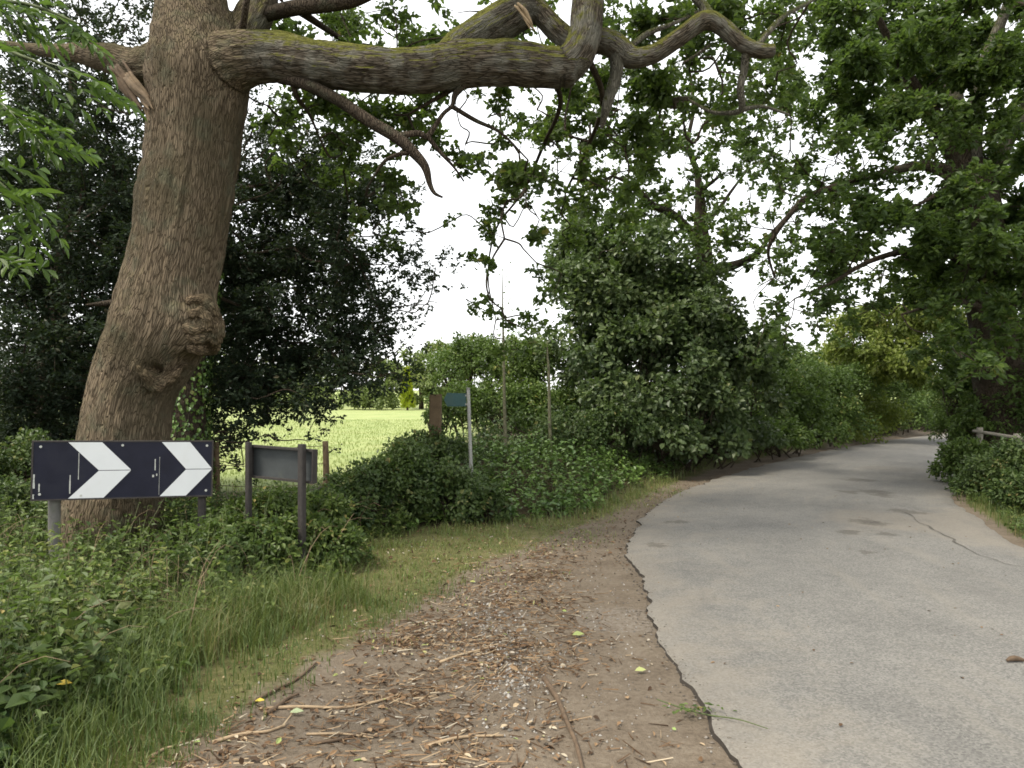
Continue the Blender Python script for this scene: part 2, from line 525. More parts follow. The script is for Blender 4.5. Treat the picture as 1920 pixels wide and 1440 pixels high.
gx = ax(-450, 450, -7, 8, .16); gy = ax(-60, 900, 1, 18, .16)
GX, GY = np.meshgrid(gx, gy)
GZ = gz(GX, GY)
dL = polydist(GX, GY, L2[::2]); dR = -polydist(GX, GY, R2[::2])
inside = (dL < -.10) & (dR < -.10)
GZ = np.where(inside, GZ - .02, GZ)
dV = polydist(GX, GY, V2[::2]); dT = polydist(GX, GY, T2[::2])
soil = sstep(.55, -.25, dT) * (dL > -.3) + sstep(.4, .0, dR) * (dR > -.4)
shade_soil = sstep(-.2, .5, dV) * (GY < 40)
field = sstep(11.2, 12.6, GY + .15 * GX) * sstep(-1.5, -3.5, GX - .05 * (GY - 16)) + sstep(45, 60, GY)
def ground_material():
    m, n, l, b = new_mat('ground')
    tc = n.new("ShaderNodeTexCoord"); v = tc.outputs['Object']
    def at(k):
        a = n.new("ShaderNodeAttribute"); a.attribute_name = k
        return a.outputs['Fac']
    n1 = nz(n, l, v, 3.0, 6, .65); n2 = nz(n, l, v, 28, 5, .7); n3 = nz(n, l, v, .9, 4)
    grass = ramp(n, [(.3, (.050, .060, .022)), (.5, (.105, .105, .042)), (.7, (.19, .16, .085))])
    l.new(mth(n, l, 'MULTIPLY_ADD', n2, .6, mth(n, l, 'MULTIPLY', n1, .4)), grass.inputs[0])
    dirt = ramp(n, [(.25, (.060, .047, .035)), (.5, (.140, .112, .083)), (.8, (.235, .20, .155))])
    l.new(mth(n, l, 'MULTIPLY_ADD', n2, .55, mth(n, l, 'MULTIPLY', n1, .5)), dirt.inputs[0])
    fld = ramp(n, [(.3, (.18, .23, .085)), (.5, (.235, .275, .110)), (.7, (.28, .30, .135))])
    nf = nz(n, l, v, .35, 6, .7)
    l.new(nf, fld.inputs[0])
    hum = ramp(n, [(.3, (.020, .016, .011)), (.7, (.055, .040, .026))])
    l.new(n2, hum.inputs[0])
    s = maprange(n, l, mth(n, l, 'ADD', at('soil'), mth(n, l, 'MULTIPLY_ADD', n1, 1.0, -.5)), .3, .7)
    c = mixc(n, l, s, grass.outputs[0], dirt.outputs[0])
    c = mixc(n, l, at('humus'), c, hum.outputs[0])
    c = mixc(n, l, at('field'), c, fld.outputs[0])
    pv = n.new("ShaderNodeVectorMath"); pv.operation = 'DISTANCE'
    pv.inputs[1].default_value = (.80, 5.35, 0)
    l.new(v, pv.inputs[0])
    pm = maprange(n, l, mth(n, l, 'ADD', pv.outputs['Value'], mth(n, l, 'MULTIPLY_ADD', n1, .4, -.2)), .36, .26)
    c = mixc(n, l, mth(n, l, 'MULTIPLY', mth(n, l, 'MULTIPLY', pm, maprange(n, l, n2, .35, .6)), .6), c, (.22, .195, .165))
    l.new(c, b.inputs['Base Color'])
    b.inputs['Roughness'].default_value = .95
    b.inputs['Specular IOR Level'].default_value = .1
    bump(n, l, mth(n, l, 'ADD', n2, n1), b, .8, .03)
    return m
M['ground'] = ground_material()
ground = link('ground', mesh_np('ground', np.stack([GX, GY, GZ], -1).reshape(-1, 3), [grid_faces(len(gx), len(gy))], True,
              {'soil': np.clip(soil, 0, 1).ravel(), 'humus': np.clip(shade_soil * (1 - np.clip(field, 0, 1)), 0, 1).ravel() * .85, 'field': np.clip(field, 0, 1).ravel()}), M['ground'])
tag(ground, kind='structure')

# ------------------------------------------------------------------ the lane
def road_material():
    m, n, l, b = new_mat('worn_asphalt')
    tc = n.new("ShaderNodeTexCoord"); v = tc.outputs['Object']
    n1 = nz(n, l, v, 1.1, 5, .6); n2 = nz(n, l, v, 6, 6, .65); n3 = nz(n, l, v, 160, 3, .6)
    base = ramp(n, [(.3, (.122, .119, .112)), (.5, (.152, .148, .138)), (.7, (.178, .172, .159))])
    l.new(mth(n, l, 'MULTIPLY_ADD', n1, .6, mth(n, l, 'MULTIPLY', n2, .4)), base.inputs[0])
    # chippings
    vo = n.new("ShaderNodeTexVoronoi"); vo.inputs['Scale'].default_value = 95; l.new(v, vo.inputs['Vector'])
    sp = ramp(n, [(0, (.45, .44, .43)), (.5, (1.0, .99, .97)), (1, (1.55, 1.52, 1.45))])
    sx = n.new("ShaderNodeSeparateColor"); l.new(vo.outputs['Color'], sx.inputs[0])
    l.new(sx.outputs[0], sp.inputs[0])
    c = mixc(n, l, .55, base.outputs[0], mixc(n, l, 1.0, base.outputs[0], sp.outputs[0], 'MULTIPLY'))
    # dusty soil trodden and blown over it, along the margins and the crown of the lane
    a = n.new("ShaderNodeAttribute"); a.attribute_name = 'dust'
    k = mth(n, l, 'ADD', a.outputs['Fac'], mth(n, l, 'MULTIPLY_ADD', nz(n, l, v, 2.2, 6, .7), 1.3, -.65))
    c = mixc(n, l, mth(n, l, 'MULTIPLY', maprange(n, l, k, .35, .95), .50), c, (.225, .196, .155))
    # streaks worn along the direction of travel
    ln_ = n.new("ShaderNodeAttribute"); ln_.attribute_name = 'lane'
    st_ = nz(n, l, ln_.outputs['Vector'], 3.2, 5, .6)
    c = mixc(n, l, mth(n, l, 'MULTIPLY', maprange(n, l, st_, .50, .72), .35), c, (.215, .198, .168))
    c = mixc(n, l, mth(n, l, 'MULTIPLY', maprange(n, l, st_, .46, .28), .35), c, (.125, .118, .108))
    # damp and tar-filled mends
    marks = [(1588, 929, .24), (1640, 928, .32), (1655, 935, .24), (1590, 1007, .22), (1618, 985, .2), (1640, 990, .2), (1668, 1011, .16), (1617, 1046, .10), (1670, 884, .8), (1610, 906, .4), (1700, 965, .3), (1240, 1030, .16), (1270, 985, .16)]
    wob = mth(n, l, 'MULTIPLY_ADD', nz(n, l, v, 5, 6, .75), .8, -.40)
    for px, py, r in marks:
        x, y = G(px, py)
        d = n.new("ShaderNodeVectorMath"); d.operation = 'DISTANCE'; d.inputs[1].default_value = (x, y, .03)
        l.new(v, d.inputs[0])
        k = maprange(n, l, mth(n, l, 'ADD', d.outputs['Value'], wob), r, r * .45)
        c = mixc(n, l, mth(n, l, 'MULTIPLY', k, .34 if r > .4 else .60), c, (.070, .062, .052))
    l.new(c, b.inputs['Base Color'])
    b.inputs['Roughness'].default_value = .88
    b.inputs['Specular IOR Level'].default_value = .25
    bump(n, l, mth(n, l, 'ADD', mth(n, l, 'MULTIPLY', n3, .6), mth(n, l, 'ADD', n2, sx.outputs[0])), b, .55, .008)
    return m
M['road'] = road_material()
M['edge_shadow'] = plain_mat('edge_shadow', (.032, .026, .020), .95, .5, 9)  # near-black colour stands in for shadow below the left lip
M['soil_edge'] = plain_mat('soil_edge', (.13, .095, .065), .95, .4, 12)

M['crack'] = plain_mat('crack_fill', (.075, .068, .058), .95, .4, 15)
def resample(line, n):
    s = np.concatenate([[0], np.cumsum(np.linalg.norm(np.diff(line, axis=0), axis=1))])
    t = np.linspace(0, s[-1], n)
    return np.stack([np.interp(t, s, line[:, k]) for k in range(2)], 1)
NS, NA = 1500, 25
la = resample(L2, NS)
# pair every left station with the nearest point across the lane
ra = resample(R2, 2400)
pick = np.maximum.accumulate(np.array([np.argmin(np.hypot(*(ra - p).T)) for p in la]))
rb = ra[pick]
ker = np.ones(51) / 51
rb = np.stack([np.convolve(np.pad(rb[:, k], 25, 'edge'), ker, 'valid') for k in range(2)], 1)
jag = .055 * noise2(la[:, 0], la[:, 1], 3.2, 5.5) + .035 * noise2(la[:, 0], la[:, 1], 8.0, 2.5) + .022 * noise2(la[:, 0], la[:, 1], 17.0, 4.5)
jag2 = .05 * noise2(rb[:, 0], rb[:, 1], 3.2, 7.5) + .03 * noise2(rb[:, 0], rb[:, 1], 9.0, 4.5)
dirn = unit(rb - la)
lj = la + dirn * jag[:, None]; rj = rb + dirn * jag2[:, None]
t = np.linspace(0, 1, NA)
t = np.concatenate([[0], t * .99 + .005, [1]])
RX = lj[:, None, 0] * (1 - t) + rj[:, None, 0] * t
RY = lj[:, None, 1] * (1 - t) + rj[:, None, 1] * t
RZ = .026 + .035 * (1 - (2 * t[None] - 1) ** 2) + .006 * noise2(RX, RY, 1.3, 8.0)
lipz = .010 * noise2(la[:, 0], la[:, 1], 2.4, 6.6) + .006 * noise2(la[:, 0], la[:, 1], 8.0, 3.6)
RZ[:, 0] += lipz - .004; RZ[:, -1] = .004
wid = np.linalg.norm(rj - lj, axis=1)[:, None]
dl_ = t[None] * wid; dr_ = (1 - t[None]) * wid
dust = np.exp(-(dl_ / .7) ** 2) * .75 + np.exp(-(dr_ / .6) ** 2) * .6 + .30 * np.exp(-((t[None] - .62) / .12) ** 2) + .75 * np.exp(-((RX - 5.0) ** 2 + (RY - 9.2) ** 2) / 1.6) + .28 * np.exp(-((t[None] - .22) / .09) ** 2)
V = np.stack([RX, RY, RZ], -1).reshape(-1, 3)
road = link('road', mesh_np('road', V, [grid_faces(NA + 2, NS)[:, ::-1]], True, {'dust': np.clip(dust, 0, 1).ravel(), 'lane': np.stack([dl_, np.repeat((np.arange(NS) * .045)[:, None] * .16, NA + 2, 1), 0 * dl_], -1).reshape(-1, 3)}), M['road'])
tag(road, kind='structure')
# broken outer lip of the surfacing; left one painted dark as the step's shadow
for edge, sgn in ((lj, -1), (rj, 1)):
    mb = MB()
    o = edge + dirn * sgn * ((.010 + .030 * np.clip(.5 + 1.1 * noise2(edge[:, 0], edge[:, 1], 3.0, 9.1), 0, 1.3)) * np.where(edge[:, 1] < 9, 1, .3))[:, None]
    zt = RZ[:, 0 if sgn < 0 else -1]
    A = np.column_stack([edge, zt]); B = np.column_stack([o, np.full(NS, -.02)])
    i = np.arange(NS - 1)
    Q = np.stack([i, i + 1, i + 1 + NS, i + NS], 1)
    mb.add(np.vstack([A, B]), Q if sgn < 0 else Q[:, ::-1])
    mb.build('road_edge', M['edge_shadow' if sgn < 0 else 'soil_edge'], road)
# long crack where an old trench was filled
ck = [np.array([*G(a, b), 0]) for a, b in ((1700, 968), (1735, 992), (1790, 1022), (1830, 1045), (1880, 1062), (1925, 1072))]
ck = catmull(ck, 14)
w = .004 + .028 * np.clip(noise2(ck[:, 0], ck[:, 1], 4, 2.2), 0, 1)
wv = unit(np.cross(np.gradient(ck, axis=0), [0, 0, 1.0]))
ck = ck + wv * (.05 * noise2(ck[:, 0], ck[:, 1], 5, 7.7))[:, None]
def road_z(x, y):
    k = np.argmin((RX.ravel()[None] - np.asarray(x)[:, None]) ** 2 + (RY.ravel()[None] - np.asarray(y)[:, None]) ** 2, 1)
    return RZ.ravel()[k]
zc = road_z(ck[:, 0], ck[:, 1]) + .004
A = ck + wv * w[:, None]; B = ck - wv * w[:, None]
A[:, 2] = B[:, 2] = zc
i = np.arange(len(ck) - 1); k = len(ck)
mb = MB(); mb.add(np.vstack([A, B]), np.stack([i, i + k, i + k + 1, i + 1], 1))
mb.build('filled_crack', M['crack'], road)

# ------------------------------------------------------------------ trees
def skeleton(branches):
    """branches: list of [(px,py,D,width_px), ...] -> sample points and radii"""
    out = []
    for br in branches:
        pts = np.array([P(a, b, d) for a, b, d, w in br]); rad = np.array([w / 2 / F * d for a, b, d, w in br])
        out.append(np.column_stack([pts, rad]))
    return out

def remeshed(name, sk, voxel, sides=20, smooth=6):
    """the branch tubes fused into one skin; returns mesh data with bark coordinates"""
    mb = MB()
    samples = []
    for b in sk:
        C = catmull(b, 10)
        C[:, 3] = np.maximum(C[:, 3], .012)
        V, Q, caps, fr = loft(C[:, :3], C[:, 3], sides, .06)
        mb.add(V, [Q] + caps)
        s = np.concatenate([[0], np.cumsum(np.linalg.norm(np.diff(C[:, :3], axis=0), axis=1))])
        samples.append((C, s + len(samples) * 13.7, fr))
    me = mesh_np(name + '_raw', np.vstack(mb.v), mb.f)
    tmp = bpy.data.objects.new(name + '_raw', me); COL.objects.link(tmp)
    md = tmp.modifiers.new('fuse', 'REMESH'); md.mode = 'VOXEL'; md.voxel_size = voxel
    sm = tmp.modifiers.new('relax', 'SMOOTH'); sm.factor = .5; sm.iterations = smooth
    dg = bpy.context.evaluated_depsgraph_get()
    ev = tmp.evaluated_get(dg)
    m2 = ev.to_mesh()
    n = len(m2.vertices)
    V = np.empty(n * 3, np.float32); m2.vertices.foreach_get('co', V); V = V.reshape(-1, 3).astype(float)
    Nn = np.empty(n * 3, np.float32); m2.vertices.foreach_get('normal', Nn); Nn = Nn.reshape(-1, 3).astype(float)
    nl = len(m2.loops); li = np.empty(nl, np.int32); m2.loops.foreach_get('vertex_index', li)
    ls = np.empty(len(m2.polygons), np.int32); m2.polygons.foreach_get('loop_start', ls)
    lt = np.empty(len(m2.polygons), np.int32); m2.polygons.foreach_get('loop_total', lt)
    quads = ls[lt == 4][:, None] + np.arange(4)[None]; tris = ls[lt == 3][:, None] + np.arange(3)[None]
    Fs = [li[quads].astype(np.int64)] + ([li[tris].astype(np.int64)] if len(tris) else [])
    ev.to_mesh_clear()
    bpy.data.objects.remove(tmp); bpy.data.meshes.remove(me)
    # bark coordinates from the nearest branch
    C = np.vstack([s[0] for s in samples]); S = np.concatenate([s[1] for s in samples])
    Nf = np.vstack([s[2][1] for s in samples]); Bf = np.vstack([s[2][2] for s in samples])
    Tf = np.vstack([s[2][0] for s in samples])
    co = np.empty((n, 3))
    for a in range(0, n, 8000):
        v = V[a:a + 8000]
        d = np.linalg.norm(v[:, None] - C[None, :, :3], axis=2) - C[None, :, 3]
        k = np.argmin(d, 1)
        r = v - C[k, :3]
        co[a:a + 8000] = np.stack([(r * Nf[k]).sum(1), (r * Bf[k]).sum(1), (S[k] + (r * Tf[k]).sum(1)) * .12], 1)
    return V, Nn, Fs, co

def attach(sk_pts, clumps, rmax):
    """join every clump to the nearest bough or already joined clump: returns (from, to, radius) list"""
    pts = [p for p in sk_pts]
    C = np.array(clumps)
    todo = list(range(len(C)))
    A = np.array(pts)
    dist = np.array([np.min(np.linalg.norm(A - C[i], axis=1)) for i in todo])   # way along the wood counts too, so boughs run outward
    par = [A[np.argmin(np.linalg.norm(A - C[i], axis=1))] for i in todo]
    dep = np.zeros(len(C)); parent_ix = [-1] * len(C)
    done = np.zeros(len(C), bool); out = []
    for _ in range(len(C)):
        d = np.where(done, 1e9, dist)
        i = int(np.argmin(d))
        done[i] = True
        out.append((i, parent_ix[i], par[i]))
        nd = np.linalg.norm(C - C[i], axis=1) * 1.05 + .62 * dist[i]
        upd = (nd < dist) & ~done
        for j in np.nonzero(upd)[0]:
            dist[j] = nd[j]; par[j] = C[i]; parent_ix[j] = i
    # weight = number of clumps carried
    wgt = np.ones(len(C))
    for i, p, _ in reversed(out):
        if p >= 0: wgt[p] += wgt[i]
    return [(pp, C[i], min(rmax, .006 + .005 * math.sqrt(wgt[i])), p) for i, p, pp in out]

def grow_boughs(mb, links_, bend=.12):
    for a, b, r, p in links_:
        L = np.linalg.norm(b - a)
        if L < .02: continue
        m1 = a + (b - a) * .35 + R.normal(size=3) * L * bend + np.array([0, 0, -.04 * L])
        m2 = a + (b - a) * .7 + R.normal(size=3) * L * bend * .8
        mb.tube([a, m1, m2, b], [r, r * .85, r * .7, r * .6], 5, 3)

def rosettes(leafmb, twigmb, centers, hubs, m, L, tmpl, wr=.62, flat=.30, spread=.75, tw=.0035):
    """bunches of leaves at the ends of twigs that leave the hubs"""
    n = len(centers)
    out = unit(centers - hubs + R.normal(size=(n, 3)) * .05)
    sticks(twigmb, hubs, centers, tw * 1.5, tw * .7)
    base = R.random(n)
    c = np.repeat(centers, m, 0); o = np.repeat(out, m, 0); b = np.repeat(base, m)
    N = len(c)
    axis = unit(o * .55 + rdir(N) * np.array([1, 1, .55]) + np.array([0, 0, -.12]))
    nrm = unit(np.array([0, 0, 1.0]) * flat + rdir(N) * (1 - flat) + .001)
    ln = L * R.uniform(.65, 1.2, N)
    pos = c + axis * (ln * .15)[:, None] + rdir(N) * (L * spread) * R.random((N, 1))
    leaves(leafmb, pos, axis, nrm, ln, ln * wr * R.uniform(.85, 1.15, N), tmpl, np.clip(b * .5 + R.random(N) * .5, 0, 1))

def grid_clumps(rows, x0, y0, step, d0, d1, m, L, wr, boost=1.35, jit=.5):
    """how much of each part of the crown the leaves close off -> (centre, number of bunches, size)"""
    out = []
    for r, row in enumerate(rows):
        for c, ch in enumerate(row):
            if ch in '.0 ':
                continue
            d = int(ch)
            D = R.uniform(d0, d1)
            tau = 3.4 if d == 9 else -math.log(1 - d / 9.6)
            area = m * L * L * wr * .30 * (F / D) ** 2
            lam = boost * tau * step * step / area
            px = x0 + (c + .5 + R.uniform(-jit, jit) * .6) * step; py = y0 + (r + .5 + R.uniform(-jit, jit) * .6) * step
            out.append((P(px, py, D), max(1, int(R.poisson(lam))), step / F * D))
    return out

def crown_from(clumps, leafmb, twigmb, m, L, tmpl, depth=.5, **kw):
    cs, hs = [], []
    for c, n, w in clumps:
        k = int(np.clip(n // 4, 1, 4))                       # leaves gather in a few sprays on each bough
        hub = R.uniform(-.5, .5, (k, 3)) * w * np.array([1, 1.5, 1])
        j = R.integers(0, k, n)
        q = c + hub[j] + R.normal(size=(n, 3)) * w * np.array([.20, .22, .15])
        cs.append(q); hs.append(c + hub[j])
        sticks(twigmb, np.repeat(c[None], k, 0), c + hub, .007, .004)
    cs = np.vstack(cs); hs = np.vstack(hs)
    hs = hs + (cs - hs) * .25
    rosettes(leafmb, twigmb, cs, hs, m, L, tmpl, **kw)

def overhead(center, rad, n, seed_hidden=True, D=None):
    """unseen rest of a crown, above the top of the picture, added to cast shade"""
    out = []
    while len(out) < n:
        p = R.uniform(-1, 1, 3)
        if np.dot(p, p) > 1: continue
        q = np.array(center) + p * np.array(rad)
        if q[1] > .3:
            py = HY - (q[2] - EYE) / q[1] * F; px = CX + q[0] / q[1] * F
            if py > -60 and -150 < px < 2050: continue
        elif q[2] < 4.2: continue
        out.append(q)
    return out

# ---- the big oak by the chevron board
ob = thing('oak_tree', 'massive brown-barked oak with mossy low limb rising behind the chevron board', 'tree', (*P(205, 1050, 7.35)[:2], 0))
oakA = [
    [(192, 1150, 7.35, 215), (200, 1060, 7.35, 184), (214, 950, 7.35, 170), (230, 830, 7.35, 154), (250, 730, 7.35, 148), (294, 625, 7.33, 176), (325, 500, 7.3, 166), (344, 400, 7.3, 165),
     (358, 300, 7.3, 166), (368, 210, 7.3, 168), (372, 140, 7.3, 182), (368, 70, 7.3, 150), (362, 0, 7.3, 120), (352, -120, 7.35, 105), (330, -300, 7.5, 85), (300, -520, 7.8, 55)],
    [(372, 175, 7.25, 120), (415, 125, 7.2, 118), (460, 108, 7.15, 102), (520, 106, 7.1, 90), (600, 119, 7.05, 89), (700, 130, 7.0, 84), (790, 134, 7.0, 80), (860, 122, 7.0, 80), (950, 119, 6.95, 76), (1030, 125, 6.95, 72), (1078, 128, 6.95, 62)],
    [(1052, 128, 6.95, 66), (1078, 108, 6.95, 66), (1096, 70, 6.97, 62), (1102, 20, 7.0, 60), (1108, -60, 7.1, 52), (1130, -200, 7.3, 40), (1170, -380, 7.6, 26)],
    [(835, 105, 7.1, 50), (870, 80, 7.2, 62), (925, 48, 7.3, 70), (980, 18, 7.35, 66), (1010, 22, 7.35, 44), (1045, 58, 7.3, 42), (1085, 84, 7.25, 40), (1130, 76, 7.2, 42), (1160, 90, 7.2, 44), (1185, 108, 7.2, 38), (1225, 100, 7.2, 34),
     (1270, 72, 7.2, 33), (1320, 38, 7.2, 36), (1350, 48, 7.2, 34), (1385, 78, 7.2, 32), (1420, 94, 7.2, 30), (1452, 96, 7.2, 26)],
    [(430, 110, 7.35, 70), (465, 50, 7.5, 66), (485, 0, 7.6, 64), (492, -90, 7.7, 56), (480, -250, 8.0, 40), (500, -420, 8.4, 24)],
    [(320, 120, 7.4, 90), (262, 128, 7.45, 72), (215, 112, 7.5, 58), (150, 100, 7.6, 38), (60, 92, 7.8, 20), (-60, 70, 8.1, 10), (-160, 40, 8.4, 4)],
]
oak_sk = skeleton(oakA)
V, Nn, Fs, co = remeshed('oak', oak_sk, .019, 22, 5)
# swelling and hollow of the burr, heart-shaped scar, ridged bark
def gauss(c, r):
    return np.exp(-((V - c) ** 2).sum(1) / r ** 2)
right = np.array([1.0, 0, 0]); front = np.array([0, -1.0, 0])
b0 = P(388, 618, 7.0)
disp = np.zeros_like(V)
under = sstep(2.00, 2.10, V[:, 2])                     # the burr ends in an abrupt overhang
bu = gauss(P(385, 612, 7.05), .27)
lump = .5 + .9 * vnoise(V * 8.5 + 3.3) + .55 * vnoise(V * 19)
disp += (bu * (.35 + .65 * under))[:, None] * (right * .25 + front * .10)
disp += (bu ** 1.3 * under * lump * .11)[:, None] * Nn
disp -= gauss(P(368, 712, 7.15), .24)[:, None] * right * .10
for px, py, r, a in ((398, 596, .055, -.13), (376, 626, .05, -.12), (356, 585, .045, -.06), (392, 640, .045, -.10), (380, 674, .10, -.16), (356, 668, .08, -.10)):
    disp += gauss(P(px, py, 7.0), r)[:, None] * (right * .5 + front) * a
def seg_gauss(p, q, r):
    d = q - p; t = np.clip(((V - p) @ d) / (d @ d), 0, 1)[:, None]
    return np.exp(-((V - p - t * d) ** 2).sum(1) / r ** 2)
fm = (Nn[:, 1] < .3)
for p, q in (((258, 684), (291, 722)), ((291, 722), (345, 688))):
    disp += (seg_gauss(P(*p, 6.99), P(*q, 6.99), .060) * fm)[:, None] * front * .075
disp += (gauss(P(293, 699, 6.97), .062) * fm)[:, None] * front * -.24
for p, q in (((264, 680), (286, 698)), ((298, 698), (334, 680))):
    disp += (seg_gauss(P(*p, 6.98), P(*q, 6.98), .035) * fm)[:, None] * front * -.09
# torn socket on the left
disp += gauss(P(286, 190, 7.1), .16)[:, None] * (right * .05)
ridge = np.abs(vnoise(co * np.array([26, 26, 34]) + vnoise(co * 9)[:, None] * .6))
fine = vnoise(co * 44)
big = vnoise(co * np.array([3.5, 3.5, 6]))
thick = np.clip((np.abs(co[:, 0]) + np.abs(co[:, 1])) / .25, .25, 1)
V = V + disp + Nn * ((.022 * ridge - .008 + .006 * fine) * thick + .022 * big * thick)[:, None]
me = mesh_np('trunk', V - ORG[ob.name], Fs, True, {'bark': co, 'lichen': sstep(-2.9, -2.2, V[:, 0] + .15 * vnoise(V * 3))})
link('trunk', me, M['oak_bark'], ob)
# folds of scar tissue that sit half sunk in the bark of the burr and round the heart-shaped scar
def on_bark(px, py, sink):
    x = CX + V[:, 0] / V[:, 1] * F; y = HY - (V[:, 2] - EYE) / V[:, 1] * F
    d = np.hypot(x - px, y - py)
    near = np.nonzero(d < max(5.0, d.min() + 2.5))[0]
    D = V[near, 1].min() + sink
    return D
M['burr_bark'] = bark_mat('burr_bark', (.042, .031, .021), (.150, .110, .068), (.205, .155, .10))
def folds(name, lines, k):
    sk = skeleton([[(px, py, on_bark(px, py, k * w / 2 / F * 7), w) for px, py, w in ln] for ln in lines])
    Vk, Nk, Fk, ck_ = remeshed(name, sk, .012, 12, 5)
    Vk = Vk + Nk * (.020 * vnoise(Vk * 13) + .014 * vnoise(Vk * 31))[:, None]
    link(name, mesh_np(name, Vk - ORG[ob.name], Fk, True, {'bark': ck_ * np.array([1, 1, 2.0])}), M['burr_bark'], ob)
folds('burr', [[(350, 566, 12), (374, 560, 22), (396, 574, 26), (407, 602, 24), (406, 632, 26), (394, 656, 24)],
               [(356, 590, 12), (374, 584, 22), (388, 600, 20), (389, 622, 14)], [(344, 612, 10), (362, 616, 20), (380, 612, 14)],
               [(350, 650, 12), (372, 656, 26), (392, 654, 22)], [(350, 631, 10), (366, 637, 18), (384, 635, 16)]], .25)
folds('scar_lip', [[(256, 684, 6), (272, 703, 15), (290, 722, 24), (312, 711, 22), (334, 693, 15), (350, 682, 6)]], .25)
# thinner boughs of their own
oak_thin = [
    [(525, 145, 7.1, 26), (565, 155, 7.0, 24), (625, 182, 6.95, 23), (695, 228, 6.9, 22), (745, 258, 6.9, 22), (775, 285, 6.9, 20), (797, 312, 6.9, 16), (806, 345, 6.9, 10), (815, 362, 6.9, 7), (830, 370, 6.9, 4)],
    [(745, 255, 6.9, 14), (785, 250, 6.95, 12), (802, 255, 7, 11), (830, 215, 7, 8), (848, 198, 7, 8), (855, 175, 7.0, 12), (880, 150, 7.0, 14)],
    [(848, 200, 7, 9), (890, 225, 7.1, 8), (940, 250, 7.3, 5), (990, 300, 7.5, 3)],
    [(802, 256, 7, 10), (825, 285, 7.05, 8), (850, 312, 7.1, 5), (870, 340, 7.2, 3)],
    [(775, 286, 6.9, 10), (745, 290, 6.9, 8), (722, 302, 6.95, 7), (705, 325, 7, 5), (690, 350, 7.1, 3)],
    [(550, 152, 7.05, 14), (556, 180, 7.1, 9), (580, 215, 7.3, 6), (600, 260, 7.5, 3)],
    [(870, 150, 7, 14), (840, 172, 7.1, 10), (800, 195, 7.2, 7), (765, 215, 7.3, 4)],
    [(1158, 105, 7.2, 30), (1155, 140, 7.2, 24), (1146, 170, 7.2, 22), (1136, 205, 7.2, 18), (1128, 240, 7.3, 8)],
    [(1400, 92, 7.2, 16), (1395, 130, 7.3, 15), (1388, 165, 7.3, 14), (1390, 205, 7.4, 12), (1360, 212, 7.5, 9), (1330, 208, 7.6, 7), (1290, 185, 7.8, 4)],
    [(1390, 205, 7.4, 11), (1430, 200, 7.5, 7), (1480, 215, 7.8, 4)],
    [(1420, 85, 7.2, 12), (1445, 55, 7.3, 12), (1470, 30, 7.4, 9), (1510, 8, 7.6, 7), (1560, -20, 8, 4)],
    [(1185, 85, 7.2, 12), (1215, 62, 7.3, 11), (1260, 45, 7.4, 8), (1310, 20, 7.6, 5)],
    [(1330, 30, 7.2, 22), (1320, 12, 7.25, 20), (1300, -10, 7.3, 16), (1280, -60, 7.6, 10)],
    [(1330, 85, 7.3, 7), (1310, 100, 7.4, 6), (1280, 118, 7.5, 4)],
    [(500, 28, 7.5, 26), (550, 16, 7.4, 28), (610, 8, 7.35, 28), (670, -2, 7.3, 26), (740, -40, 7.3, 20), (830, -110, 7.5, 12)],
    [(452, 62, 7.1, 16), (457, 40, 7.0, 13), (463, 0, 6.9, 12), (480, -80, 6.9, 8)],
    [(560, 20, 7.4, 16), (620, 60, 7.7, 10), (680, 95, 8.2, 6), (740, 100, 8.6, 3)],
    [(1040, 145, 7, 12), (1050, 200, 7.5, 9), (1020, 270, 8.2, 7), (980, 360, 9.0, 5), (930, 430, 9.5, 4), (915, 520, 9.8, 3), (930, 600, 9.9, 2)],
    [(1100, 100, 7.1, 14), (1130, 190, 7.8, 10), (1100, 280, 8.6, 7), (1060, 360, 9.2, 4)],
]
tsk = skeleton(oak_thin)
for b in tsk:
    mb = MB(); mb.tube(b[:, :3], b[:, 3], 9, 6, .10)
    mb.build('branch', M['grey_bark'] if b[0][0] > 1 else M['dark_bark'], ob, True)
# torn limb stump and old wounds: long splinters of pale split wood
def splinters(p0, p1, n, rad, jit, mat):
    for k in range(n):
        a = p0 + R.normal(size=3) * jit; b = p1 + R.normal(size=3) * jit
        m1 = a + (b - a) * .35 + R.normal(size=3) * jit * .5; m2 = a + (b - a) * .7 + R.normal(size=3) * jit * .5
        mb = MB(); r = rad * R.uniform(.6, 1.2)
        mb.tube([a, m1, m2, b], [r * .5, r, r * .8, .003], 6, 5, .35)
        mb.build('torn_wood', M[mat], ob, True)
splinters(P(240, 142, 7.12), P(285, 205, 6.92), 6, .030, .030, 'wound')
splinters(P(272, 180, 7.02), P(282, 248, 6.98), 4, .024, .02, 'wound')
splinters(P(215, 125, 7.2), P(268, 215, 7.05), 5, .035, .035, 'stick_dark')
splinters(P(968, 8, 7.02), P(1000, 52, 7.0), 5, .018, .018, 'stick')
mb = MB()
mb.tube([P(225, 566, 7.35), P(190, 570, 7.3), P(160, 572, 7.2)], [.035, .026, .008], 8, 4, .2)
mb.build('branch', M['dark_bark'], ob, True)

